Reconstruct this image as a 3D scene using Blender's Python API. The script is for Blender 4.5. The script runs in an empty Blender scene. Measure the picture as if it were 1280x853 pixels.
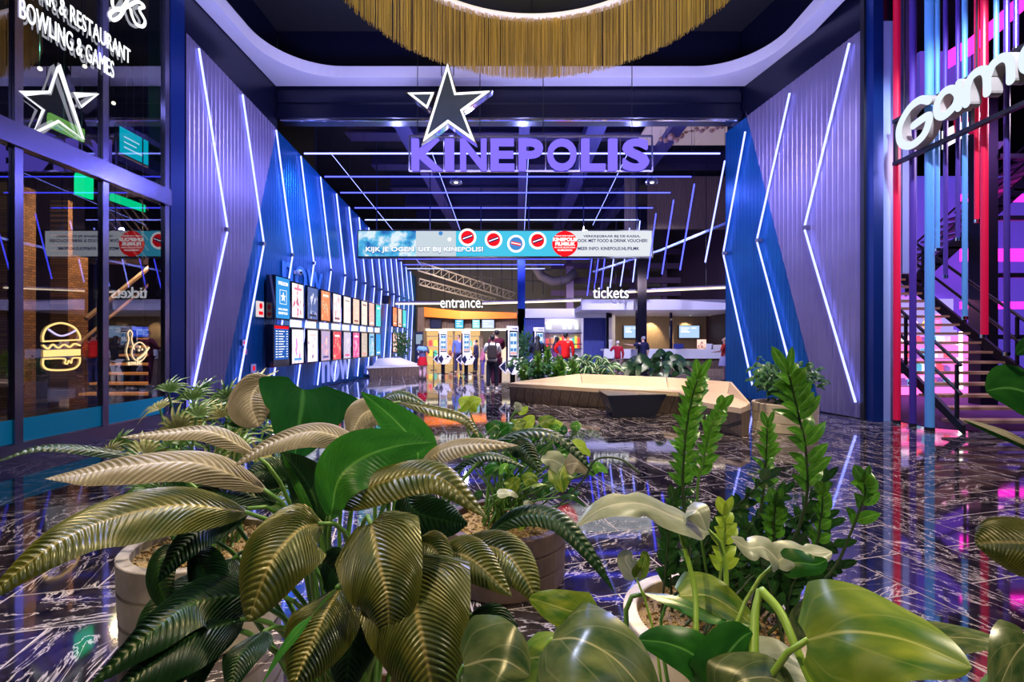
import bpy, bmesh, math, random
from mathutils import Vector, Matrix
random.seed(11)
PI = math.pi
sc = bpy.context.scene
C = sc.collection
# ------------------------------------------------------------ camera, world, lights, exposure
F = 600.0; CX = 645.0; CY = 427.0; CH = 1.45
cam_d = bpy.data.cameras.new('camera'); cam = bpy.data.objects.new('camera', cam_d); C.objects.link(cam)
cam.location = (0, 0, CH); cam.rotation_euler = (PI/2, 0, 0)
cam_d.sensor_width = 36; cam_d.lens = 36*F/1280
cam_d.shift_x = -(CX-640)/1280; cam_d.shift_y = (CY-426.5)/1280
cam_d.clip_start = 0.05; cam_d.clip_end = 200
sc.camera = cam
sc.view_settings.view_transform = 'Standard'; sc.view_settings.look = 'None'
sc.view_settings.gamma = 1; sc.view_settings.use_curve_mapping = False
sc.view_settings.exposure = 0.65
sc.cycles.use_denoising = True
sc.cycles.max_bounces = 8; sc.cycles.transparent_max_bounces = 12
sc.cycles.sample_clamp_indirect = 6
w = bpy.data.worlds.new('world'); sc.world = w; w.use_nodes = True
w.node_tree.nodes['Background'].inputs[0].default_value = (0.10, 0.12, 0.30, 1)
w.node_tree.nodes['Background'].inputs[1].default_value = 0.25

def light(name, kind, loc, energy, color, size=1.0, target=None, sizey=None, spot=60, blend=.5):
    d = bpy.data.lights.new(name, kind); d.energy = energy; d.color = color
    if kind == 'AREA':
        d.size = size
        if sizey: d.shape = 'RECTANGLE'; d.size_y = sizey
    else:
        d.shadow_soft_size = size
    if kind == 'SPOT': d.spot_size = math.radians(spot); d.spot_blend = blend
    o = bpy.data.objects.new(name, d); C.objects.link(o); o.location = loc
    if target is not None:
        o.rotation_euler = (Vector(target)-Vector(loc)).to_track_quat('-Z', 'Y').to_euler()
    return o
WARM = (1.0, .76, .38); BLUE = (.22, .28, 1.0); COOL = (.55, .65, 1.0)
# ceiling spots above the planting in the atrium
light('ceiling_spot', 'SPOT', (1.6, 4.2, 5.2), 720, WARM, .06, (-.6, 1.2, 1.0), spot=36)
light('ceiling_spot', 'SPOT', (-2.6, -.6, 4.5), 300, WARM, .06, (-.5, 1.1, .9), spot=42)
light('ceiling_spot', 'SPOT', (2.8, .6, 5.0), 380, (1, .86, .6), .12, (.9, 1.6, .8), spot=46)
light('ceiling_spot', 'SPOT', (-3.2, 4.0, 5.5), 480, (.62, .68, 1), .10, (-1.2, 2.0, .9), spot=40)
light('ceiling_spot', 'SPOT', (.3, 5.5, 7), 620, (1, .85, .55), .12, (-.1, 3.0, .6), spot=34)
light('ceiling_spot', 'SPOT', (2.6, 6.5, 7.4), 1600, (1, .80, .52), .12, (2.8, 9.3, .5), spot=44)
light('ceiling_spot', 'SPOT', (4.6, 5.0, 7.4), 420, (1, .9, .7), .12, (4.2, 7.6, .5), spot=26)
# added plant, canopy and floor spots; ring light on the curtain, soffit cove light
light('ceiling_spot', 'SPOT', (-.2, 4.8, 5.5), 420, (1, .9, .6), .08, (-1.55, 2.4, 1.1), spot=30)  # added to brighten the palm
light('ceiling_spot', 'SPOT', (1.8, 10.2, 7.0), 1500, (1, .92, .85), .08, (2.0, 12.4, .9), spot=56)  # added to lift the dark plants behind the bench
light('hall_spot', 'SPOT', (4.2, 14.2, 6.0), 1900, (.72, .70, 1), .1, (6.2, 20.5, 2.6), spot=64)  # added to brighten the ticket canopy
light('floor_spot', 'SPOT', (4.4, 4.6, 8.5), 1700, (1, .82, .72), .06, (3.6, 4.2, 0), spot=50, blend=1)  # floor spots added to bring out the marble and its veins
light('floor_spot', 'SPOT', (-3.2, 3.6, 8), 1500, (1, .84, .74), .06, (-2.4, 2.6, 0), spot=46, blend=1)
light('floor_spot', 'SPOT', (0, 9, 6.5), 900, (.8, .8, 1), .06, (.2, 6.5, 0), spot=70, blend=1)
light('ring_lamp', 'AREA', (.35, 7.4, 7.0), 260, (1, .84, .45), 3.5, (.35, 7.6, 9))
light('cove_lamp', 'AREA', (0, 9.9, 6.0), 170, (.45, .45, 1), 9, (0, 12.4, 9.0), sizey=.5)
light('cove_lamp', 'AREA', (-4.2, 8.5, 6.0), 60, (.4, .42, 1), 5, (-6.2, 10, 8.2), sizey=.5)
light('cove_lamp', 'AREA', (4.4, 8.5, 6.0), 60, (.4, .42, 1), 5, (6.2, 10, 8.2), sizey=.5)
# added blue washes and hall fill in place of neon light on walls
light('wall_wash', 'SPOT', (-1.2, 8.6, 7.2), 1050, (.42, .42, 1), .25, (-6.1, 10.8, 3.4), spot=75, blend=1)
light('wall_wash', 'SPOT', (-3.6, 13.4, 6.6), 700, (.10, .38, 1), .2, (-6.1, 14.5, 3.6), spot=110, blend=1)
light('wall_wash', 'SPOT', (1.6, 8.2, 7.2), 950, (.48, .42, 1), .25, (6.0, 10.6, 3.4), spot=75, blend=1)
for hx, hy in ((-3.6, 14.5), (.2, 14.5), (3.6, 14.5), (-3.6, 19.5), (.2, 19.5), (3.4, 19.0), (-2.5, 24)):
    light('hall_lamp', 'POINT', (hx, hy, 6.3-.09*(hy-14)), 95, (.26, .28, 1), .10)  # added points that supply the hall's ambient light
light('hall_spot', 'SPOT', (-1.5, 11.6, 6.9), 2700, (.82, .78, 1), .1, (-1.2, 17, .8), spot=64)  # added from the camera side to brighten kiosks and people
light('hall_spot', 'SPOT', (-2.5, 18, 5.8), 1500, (.9, .75, .9), .1, (-3, 23, 1.0), spot=70)
light('hall_spot', 'SPOT', (2.5, 17.5, 5.6), 5000, (.80, .72, 1), .12, (3.6, 23, 1.6), spot=70)  # added to brighten the white shop front
light('hall_spot', 'SPOT', (-.6, 12.9, 6.8), 380, (.85, .78, 1), .1, (.4, 15.5, 1.0), spot=46)
light('entrance_lamp', 'AREA', (-3, 25.5, 4.5), 260, (1, .8, .55), 3, (-3, 28, 1.8))
light('hall_spot', 'SPOT', (1.6, 8.0, 6.2), 1100, (.25, .3, 1), .1, (-.3, 1.3, 1.0), spot=30)
light('atrium_fill', 'AREA', (0, -3.0, 6.0), 80, (.5, .55, 1), 5, (0, 6, 1))

def P(px, py, Y): return Vector(((px-CX)/F*Y, Y, CH-(py-CY)/F*Y))
def PX(px, py, X):
    Y = X*F/(px-CX); return Vector((X, Y, CH-(py-CY)/F*Y))
def G(px, py, z=0.0):
    Y = F*(CH-z)/(py-CY); return Vector(((px-CX)/F*Y, Y, z))
# ------------------------------------------------------------ materials
def mat(name, col, rough=.5, metal=0, emit=None, strength=0, spec=.5, coat=0, trans=0):
    m = bpy.data.materials.new(name); m.use_nodes = True
    b = m.node_tree.nodes['Principled BSDF']
    b.inputs['Base Color'].default_value = (*col, 1); b.inputs['Roughness'].default_value = rough
    b.inputs['Metallic'].default_value = metal; b.inputs['Specular IOR Level'].default_value = spec
    b.inputs['Coat Weight'].default_value = coat
    if emit: b.inputs['Emission Color'].default_value = (*emit, 1); b.inputs['Emission Strength'].default_value = strength
    return m
def nd(m, t, **k):
    n = m.node_tree.nodes.new(t)
    for a, v in k.items(): setattr(n, a, v)
    return n
def lk(m, a, b): m.node_tree.links.new(a, b)
def ramp(m, stops, interp='LINEAR'):
    r = nd(m, 'ShaderNodeValToRGB'); r.color_ramp.interpolation = interp
    el = r.color_ramp.elements
    while len(el) < len(stops): el.new(.5)
    for e, (p, c) in zip(el, stops):
        e.position = p; e.color = (*c, 1) if len(c) == 3 else c
    return r
def noise_mat(name, c1, c2, scale=5, rough=.5, metal=0, stretch=(1, 1, 1), bump=0, detail=4, coord='Object', spec=.5):
    m = mat(name, c1, rough, metal, spec=spec); b = m.node_tree.nodes['Principled BSDF']
    tc = nd(m, 'ShaderNodeTexCoord'); mp = nd(m, 'ShaderNodeMapping'); mp.inputs['Scale'].default_value = stretch
    n = nd(m, 'ShaderNodeTexNoise'); n.inputs['Scale'].default_value = scale; n.inputs['Detail'].default_value = detail
    r = ramp(m, [(.35, c1), (.65, c2)])
    lk(m, tc.outputs[coord], mp.inputs[0]); lk(m, mp.outputs[0], n.inputs['Vector']); lk(m, n.outputs[0], r.inputs[0]); lk(m, r.outputs[0], b.inputs['Base Color'])
    if bump:
        bp = nd(m, 'ShaderNodeBump'); bp.inputs['Strength'].default_value = bump; bp.inputs['Distance'].default_value = .01
        lk(m, n.outputs[0], bp.inputs['Height']); lk(m, bp.outputs[0], b.inputs['Normal'])
    return m
def emis(name, col, s):
    m = bpy.data.materials.new(name); m.use_nodes = True; nt = m.node_tree; nt.nodes.clear()
    e = nt.nodes.new('ShaderNodeEmission'); e.inputs[0].default_value = (*col, 1); e.inputs[1].default_value = s
    o = nt.nodes.new('ShaderNodeOutputMaterial'); nt.links.new(e.outputs[0], o.inputs[0]); return m
def wood(name, c1, c2, plank=.14, axis='X', rough=.5):
    m = mat(name, c1, rough); b = m.node_tree.nodes['Principled BSDF']
    tc = nd(m, 'ShaderNodeTexCoord'); mp = nd(m, 'ShaderNodeMapping'); mp.inputs['Scale'].default_value = (9, 9, .8)
    n = nd(m, 'ShaderNodeTexNoise'); n.inputs['Scale'].default_value = 3; n.inputs['Detail'].default_value = 8
    r = ramp(m, [(.3, c1), (.7, c2)])
    lk(m, tc.outputs['Object'], mp.inputs[0]); lk(m, mp.outputs[0], n.inputs['Vector']); lk(m, n.outputs[0], r.inputs[0])
    sx = nd(m, 'ShaderNodeSeparateXYZ'); lk(m, tc.outputs['Object'], sx.inputs[0])
    my = nd(m, 'ShaderNodeMath', operation='MULTIPLY'); my.inputs[1].default_value = .31; lk(m, sx.outputs[1], my.inputs[0]); ad = nd(m, 'ShaderNodeMath', operation='ADD'); lk(m, sx.outputs[0], ad.inputs[0]); lk(m, my.outputs[0], ad.inputs[1])
    dv = nd(m, 'ShaderNodeMath', operation='DIVIDE'); dv.inputs[1].default_value = plank; lk(m, ad.outputs[0], dv.inputs[0])
    fr = nd(m, 'ShaderNodeMath', operation='FRACT'); lk(m, dv.outputs[0], fr.inputs[0])
    gt = nd(m, 'ShaderNodeMath', operation='GREATER_THAN'); gt.inputs[1].default_value = .07; lk(m, fr.outputs[0], gt.inputs[0])
    mx = nd(m, 'ShaderNodeMix', data_type='RGBA'); lk(m, gt.outputs[0], mx.inputs[0]); mx.inputs[6].default_value = (c1[0]*.2, c1[1]*.2, c1[2]*.2, 1)
    lk(m, r.outputs[0], mx.inputs[7]); lk(m, mx.outputs[2], b.inputs['Base Color'])
    return m
M = {}
M['black'] = mat('black_paint', (.006, .006, .010), .45)
M['gloss_black'] = mat('gloss_black', (.006, .006, .012), .12, spec=.6)
M['ceil'] = mat('dark_ceiling', (.006, .007, .012), .8)
M['fascia'] = mat('dark_blue_fascia', (.003, .004, .018), .3)
M['soffit'] = mat('white_plaster', (.62, .60, .72), .6)
M['steel'] = noise_mat('ribbed_steel', (.24, .20, .33), (.31, .26, .41), 2, .42, .6, (.5, .5, .5))
M['bluesteel'] = noise_mat('ribbed_blue', (.003, .10, .30), (.005, .13, .36), 2, .32, .45, (.5, .5, .5))
M['navy'] = noise_mat('navy_panel', (.010, .014, .07), (.014, .02, .10), 2, .28, .3)
M['chrome'] = mat('chrome', (.75, .75, .8), .12, 1)
M['alu'] = mat('aluminium', (.30, .28, .42), .22, .9)
M['led'] = emis('neon_white_blue', (.24, .28, 1.0), 2.6)
M['led_blue'] = emis('neon_blue', (.06, .07, 1.0), 2.6)
M['warmled'] = emis('neon_warm', (1, .80, .55), 2.0)
M['white_em'] = emis('lit_white', (.95, .97, 1), 1.15)
M['sign_violet'] = emis('lit_violet', (.20, .14, 1.0), .85)
M['signface'] = noise_mat('sign_face_grey', (.022, .030, .026), (.028, .036, .032), 3, .5)
M['curtain'] = noise_mat('brass_beads', (.60, .42, .10), (.34, .24, .07), 3.0, .35, .35, (6, 6, .35))
M['cyanfilm'] = mat('cyan_film', (.0, .30, .48), .35, emit=(0, .3, .5), strength=.10)
M['gold'] = emis('lit_gold_line', (1, .62, .22), .9)
M['cream'] = mat('cream_leather', (.74, .56, .38), .5)
M['darkwood'] = wood('dark_wood', (.085, .055, .045), (.19, .125, .09), .16)
M['bluewood'] = wood('blue_wood', (.02, .03, .20), (.03, .05, .32), .12)
M['wood'] = wood('oak_panel', (.20, .14, .10), (.30, .21, .15), .10)
M['slat'] = wood('tan_slat', (.28, .21, .16), (.36, .27, .20), .09)
M['orange'] = mat('orange_paint', (.80, .20, .02), .5, emit=(1, .25, .02), strength=.05)
M['white'] = mat('white_paint', (.72, .72, .80), .45)
M['offwhite'] = mat('off_white', (.70, .66, .66), .4)
M['table'] = mat('charcoal_top', (.022, .028, .055), .2)
M['darkpanel'] = mat('navy_dark', (.008, .012, .05), .3)
M['soil'] = noise_mat('clay_granules', (.09, .05, .015), (.55, .36, .12), 160, .8, 0, bump=1.0, detail=6)
M['pot_grey'] = noise_mat('stone_grey', (.20, .17, .14), (.34, .29, .23), 6, .7, bump=.3)
M['pot_brown'] = noise_mat('stone_brown', (.055, .030, .024), (.10, .058, .045), 6, .5, bump=.3)
M['pot_cream'] = noise_mat('stone_cream', (.55, .46, .34), (.72, .62, .48), 5, .6, bump=.3)
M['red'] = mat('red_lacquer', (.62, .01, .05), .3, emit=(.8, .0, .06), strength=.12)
M['purple'] = mat('purple_lacquer', (.07, .03, .25), .3)
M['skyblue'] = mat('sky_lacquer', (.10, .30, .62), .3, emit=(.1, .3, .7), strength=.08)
M['paleblue'] = mat('pale_blue_panel', (.30, .42, .80), .35)
M['brightblue'] = mat('bright_blue_panel', (.01, .06, .42), .25, .3)
M['pink_em'] = emis('pink_light', (1, .12, .45), 1.6)
M['magenta_em'] = emis('magenta_neon', (1, .02, .55), 2.6)
M['purple_wall'] = mat('purple_wall', (.10, .08, .50), .5, emit=(.12, .09, .7), strength=.35)  # purple lighting put into the surface as a glow
M['carpet'] = noise_mat('purple_carpet', (.07, .03, .16), (.10, .04, .22), 40, .9)
M['tread'] = mat('oak_tread', (.36, .21, .13), .45)
M['brass_tread'] = mat('amber_tread', (.45, .18, .06), .4, emit=(1, .35, .08), strength=.25)  # amber light on the treads put in as colour and glow
# brick
def brick_mat():
    m = mat('brick', (.3, .15, .08), .8); b = m.node_tree.nodes['Principled BSDF']
    tc = nd(m, 'ShaderNodeTexCoord'); mp = nd(m, 'ShaderNodeMapping'); mp.inputs['Rotation'].default_value = (PI/2, 0, 0)
    br = nd(m, 'ShaderNodeTexBrick'); br.inputs['Scale'].default_value = 4.5
    br.inputs['Color1'].default_value = (.36, .17, .07, 1); br.inputs['Color2'].default_value = (.16, .07, .035, 1); br.inputs['Mortar'].default_value = (.03, .025, .02, 1)
    sp = nd(m, 'ShaderNodeSeparateXYZ'); cb = nd(m, 'ShaderNodeCombineXYZ'); lk(m, tc.outputs['Object'], sp.inputs[0]); lk(m, sp.outputs[1], cb.inputs[0]); lk(m, sp.outputs[2], cb.inputs[1]); lk(m, cb.outputs[0], br.inputs[0]); lk(m, br.outputs[0], b.inputs['Base Color'])
    return m
M['brick'] = brick_mat()
# polished black marble: every tile has its own UV patch
def marble():
    m = mat('black_marble', (.012, .01, .014), .05, spec=.8); b = m.node_tree.nodes['Principled BSDF']
    uv = nd(m, 'ShaderNodeTexCoord')
    def vein(scale, stretch, width, rot, dist):
        mp = nd(m, 'ShaderNodeMapping'); mp.inputs['Scale'].default_value = stretch; mp.inputs['Rotation'].default_value = (0, 0, rot)
        n = nd(m, 'ShaderNodeTexNoise'); n.inputs['Scale'].default_value = scale; n.inputs['Detail'].default_value = 9; n.inputs['Roughness'].default_value = .62; n.inputs['Distortion'].default_value = dist
        s = nd(m, 'ShaderNodeMath', operation='SUBTRACT'); s.inputs[1].default_value = .5
        a = nd(m, 'ShaderNodeMath', operation='ABSOLUTE')
        mr = nd(m, 'ShaderNodeMapRange'); mr.inputs[1].default_value = 0; mr.inputs[2].default_value = width; mr.inputs[3].default_value = 1; mr.inputs[4].default_value = 0
        lk(m, uv.outputs['UV'], mp.inputs[0]); lk(m, mp.outputs[0], n.inputs['Vector']); lk(m, n.outputs[0], s.inputs[0]); lk(m, s.outputs[0], a.inputs[0]); lk(m, a.outputs[0], mr.inputs[0])
        return mr.outputs[0]
    v1 = vein(1.1, (1, 3.2, 1), .011, .35, 1.2); v2 = vein(2.4, (1, 2.6, 1), .011, -.3, .8)
    mk = nd(m, 'ShaderNodeTexNoise'); mk.inputs['Scale'].default_value = 1.7; mk.inputs['Detail'].default_value = 3
    lk(m, uv.outputs['UV'], mk.inputs['Vector'])
    mr = nd(m, 'ShaderNodeMapRange'); mr.inputs[1].default_value = .46; mr.inputs[2].default_value = .62; lk(m, mk.outputs[0], mr.inputs[0])
    m2 = nd(m, 'ShaderNodeMath', operation='MULTIPLY'); lk(m, v2, m2.inputs[0]); lk(m, mr.outputs[0], m2.inputs[1])
    mx = nd(m, 'ShaderNodeMath', operation='MAXIMUM'); lk(m, v1, mx.inputs[0]); lk(m, m2.outputs[0], mx.inputs[1])
    n3 = nd(m, 'ShaderNodeTexNoise'); n3.inputs['Scale'].default_value = 9; n3.inputs['Detail'].default_value = 8; lk(m, uv.outputs['UV'], n3.inputs['Vector'])
    base = ramp(m, [(.35, (.006, .005, .008)), (.75, (.045, .034, .040))]); lk(m, n3.outputs[0], base.inputs[0])
    mix = nd(m, 'ShaderNodeMix', data_type='RGBA'); lk(m, mx.outputs[0], mix.inputs[0]); lk(m, base.outputs[0], mix.inputs[6]); mix.inputs[7].default_value = (.85, .74, .70, 1)
    lk(m, mix.outputs[2], b.inputs['Base Color'])
    n4 = nd(m, 'ShaderNodeTexNoise'); n4.inputs['Scale'].default_value = 2.2; n4.inputs['Detail'].default_value = 2; lk(m, uv.outputs['UV'], n4.inputs['Vector'])
    bp = nd(m, 'ShaderNodeBump'); bp.inputs['Strength'].default_value = .02; bp.inputs['Distance'].default_value = .02; lk(m, n4.outputs[0], bp.inputs['Height']); lk(m, bp.outputs[0], b.inputs['Normal'])
    return m
M['marble'] = marble()
M['marble'].node_tree.nodes['Principled BSDF'].inputs['IOR'].default_value = 2.6
M['grout'] = mat('pale_grout', (.60, .52, .52), .5)
def glass(name, refl, tint=(.8, .85, .9)):
    m = bpy.data.materials.new(name); m.use_nodes = True; nt = m.node_tree; nt.nodes.clear()
    t = nt.nodes.new('ShaderNodeBsdfTransparent'); t.inputs[0].default_value = (*tint, 1)
    g = nt.nodes.new('ShaderNodeBsdfGlossy'); g.inputs['Roughness'].default_value = .0; g.inputs[0].default_value = (.9, .9, 1, 1)
    lw = nt.nodes.new('ShaderNodeLayerWeight'); lw.inputs[0].default_value = refl
    x = nt.nodes.new('ShaderNodeMixShader'); o = nt.nodes.new('ShaderNodeOutputMaterial')
    ge = nt.nodes.new('ShaderNodeNewGeometry'); iv = nt.nodes.new('ShaderNodeMath'); iv.operation = 'SUBTRACT'; iv.inputs[0].default_value = 1; nt.links.new(ge.outputs['Backfacing'], iv.inputs[1])
    mu = nt.nodes.new('ShaderNodeMath'); mu.operation = 'MULTIPLY'; nt.links.new(lw.outputs['Fresnel'], mu.inputs[0]); nt.links.new(iv.outputs[0], mu.inputs[1]); nt.links.new(mu.outputs[0], x.inputs[0]); nt.links.new(t.outputs[0], x.inputs[1]); nt.links.new(g.outputs[0], x.inputs[2]); nt.links.new(x.outputs[0], o.inputs[0])
    return m
M['glass'] = glass('reflective_glass', .62)
M['clearglass'] = glass('clear_glass', .3, (.9, .92, .95))
def leafmat(name, c1, c2, rib, rough=.35, transl=.25, veins=0, midw=.035, var=None):
    m = bpy.data.materials.new(name); m.use_nodes = True; b = m.node_tree.nodes['Principled BSDF']
    b.inputs['Roughness'].default_value = rough; b.inputs['Specular IOR Level'].default_value = .5
    uv = nd(m, 'ShaderNodeTexCoord'); sp = nd(m, 'ShaderNodeSeparateXYZ'); lk(m, uv.outputs['UV'], sp.inputs[0])
    s = nd(m, 'ShaderNodeMath', operation='SUBTRACT'); s.inputs[1].default_value = .5; lk(m, sp.outputs[0], s.inputs[0])
    a = nd(m, 'ShaderNodeMath', operation='ABSOLUTE'); lk(m, s.outputs[0], a.inputs[0])
    mr = nd(m, 'ShaderNodeMapRange'); mr.inputs[1].default_value = midw*.3; mr.inputs[2].default_value = midw; mr.inputs[3].default_value = 1; mr.inputs[4].default_value = 0; lk(m, a.outputs[0], mr.inputs[0])
    n = nd(m, 'ShaderNodeTexNoise'); n.inputs['Scale'].default_value = 3.5; n.inputs['Detail'].default_value = 4; lk(m, uv.outputs['UV'], n.inputs['Vector'])
    r = ramp(m, [(.35, c1), (.68, c2)]); lk(m, n.outputs[0], r.inputs[0])
    col = r.outputs[0]
    if veins:
        v1 = nd(m, 'ShaderNodeMath', operation='MULTIPLY'); v1.inputs[1].default_value = -1.1; lk(m, a.outputs[0], v1.inputs[0])
        v2 = nd(m, 'ShaderNodeMath', operation='ADD'); lk(m, v1.outputs[0], v2.inputs[0]); lk(m, sp.outputs[1], v2.inputs[1])
        v3 = nd(m, 'ShaderNodeMath', operation='MULTIPLY'); v3.inputs[1].default_value = veins*2*PI; lk(m, v2.outputs[0], v3.inputs[0])
        v4 = nd(m, 'ShaderNodeMath', operation='SINE'); lk(m, v3.outputs[0], v4.inputs[0])
        v5 = nd(m, 'ShaderNodeMapRange'); v5.inputs[1].default_value = .955; v5.inputs[2].default_value = 1; v5.inputs[3].default_value = 0; v5.inputs[4].default_value = .22; lk(m, v4.outputs[0], v5.inputs[0])
        x = nd(m, 'ShaderNodeMix', data_type='RGBA'); lk(m, v5.outputs[0], x.inputs[0]); lk(m, col, x.inputs[6]); x.inputs[7].default_value = (*rib, 1); col = x.outputs[2]
    if var:
        e = nd(m, 'ShaderNodeMapRange'); e.inputs[1].default_value = var[1]; e.inputs[2].default_value = var[2]; e.inputs[3].default_value = 0; e.inputs[4].default_value = 1; lk(m, a.outputs[0], e.inputs[0])
        x = nd(m, 'ShaderNodeMix', data_type='RGBA'); lk(m, e.outputs[0], x.inputs[0]); lk(m, col, x.inputs[6]); x.inputs[7].default_value = (*var[0], 1); col = x.outputs[2]
    x = nd(m, 'ShaderNodeMix', data_type='RGBA'); lk(m, mr.outputs[0], x.inputs[0]); lk(m, col, x.inputs[6]); x.inputs[7].default_value = (*rib, 1)
    lk(m, x.outputs[2], b.inputs['Base Color'])
    t = nd(m, 'ShaderNodeBsdfTranslucent'); lk(m, x.outputs[2], t.inputs[0])
    ms = nd(m, 'ShaderNodeMixShader'); ms.inputs[0].default_value = transl
    out = [q for q in m.node_tree.nodes if q.type == 'OUTPUT_MATERIAL'][0]
    lk(m, b.outputs[0], ms.inputs[1]); lk(m, t.outputs[0], ms.inputs[2]); lk(m, ms.outputs[0], out.inputs[0])
    return m
M['lily'] = leafmat('lily_leaf', (.032, .056, .008), (.115, .115, .018), (.24, .20, .06), .30, .10)
M['lily_dark'] = leafmat('lily_leaf_deep', (.006, .030, .008), (.012, .050, .012), (.03, .09, .02), .35, .2, veins=9)
M['lily_bright'] = leafmat('lily_leaf_fresh', (.020, .14, .012), (.04, .21, .018), (.12, .34, .05), .4, .35, veins=9)  # brighter copy, backlit leaf glow put into the green
M['lily_mid'] = leafmat('lily_leaf_mid', (.005, .055, .010), (.010, .085, .014), (.04, .16, .03), .38, .3, veins=9)
M['lily_pale'] = leafmat('lily_leaf_pale', (.18, .155, .09), (.28, .24, .16), (.40, .35, .24), .4, .15)  # pale copy, bright sheen on the upper leaves put into the colour
M['zz'] = leafmat('zz_leaflet', (.05, .20, .015), (.12, .34, .025), (.25, .5, .08), .28, .25)
M['zz_dark'] = leafmat('zz_leaflet_deep', (.015, .06, .015), (.03, .10, .02), (.06, .15, .03), .25, .15)
M['zz_lime'] = leafmat('zz_leaflet_young', (.32, .50, .03), (.45, .62, .05), (.5, .65, .15), .35, .3)
M['pothos'] = leafmat('pothos_leaf', (.05, .15, .012), (.26, .33, .03), (.42, .46, .12), .3, .3, veins=3, midw=.02)
M['pothos_pale'] = leafmat('monstera_leaf_pale', (.22, .26, .17), (.34, .37, .27), (.5, .5, .38), .35, .2, veins=3)
M['pothos_deep'] = leafmat('pothos_leaf_deep', (.012, .085, .01), (.025, .14, .014), (.1, .3, .05), .3, .25)
M['pothos_grey'] = leafmat('pothos_leaf_grey', (.03, .07, .02), (.15, .18, .06), (.34, .34, .16), .27, .2, veins=3, midw=.018)
M['palm'] = leafmat('palm_leaflet', (.05, .13, .018), (.11, .21, .03), (.25, .3, .08), .4, .25)
M['palm_lit'] = leafmat('palm_leaflet_yellowish', (.26, .28, .07), (.42, .40, .14), (.5, .46, .2), .4, .25)  # lit copy of the palm leaflet, brightness put into its colour
M['far_green'] = leafmat('shrub_leaf', (.02, .09, .025), (.06, .18, .05), (.12, .26, .1), .3, .2)
M['far_varieg'] = leafmat('variegated_leaf', (.03, .12, .03), (.06, .18, .04), (.75, .8, .5), .35, .2, midw=.16)
M['stem'] = mat('green_stem', (.08, .20, .03), .45)
M['stem_lime'] = mat('lime_stem', (.22, .38, .04), .4)
M['stem_dark'] = mat('dark_stem', (.03, .06, .02), .5)
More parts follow.
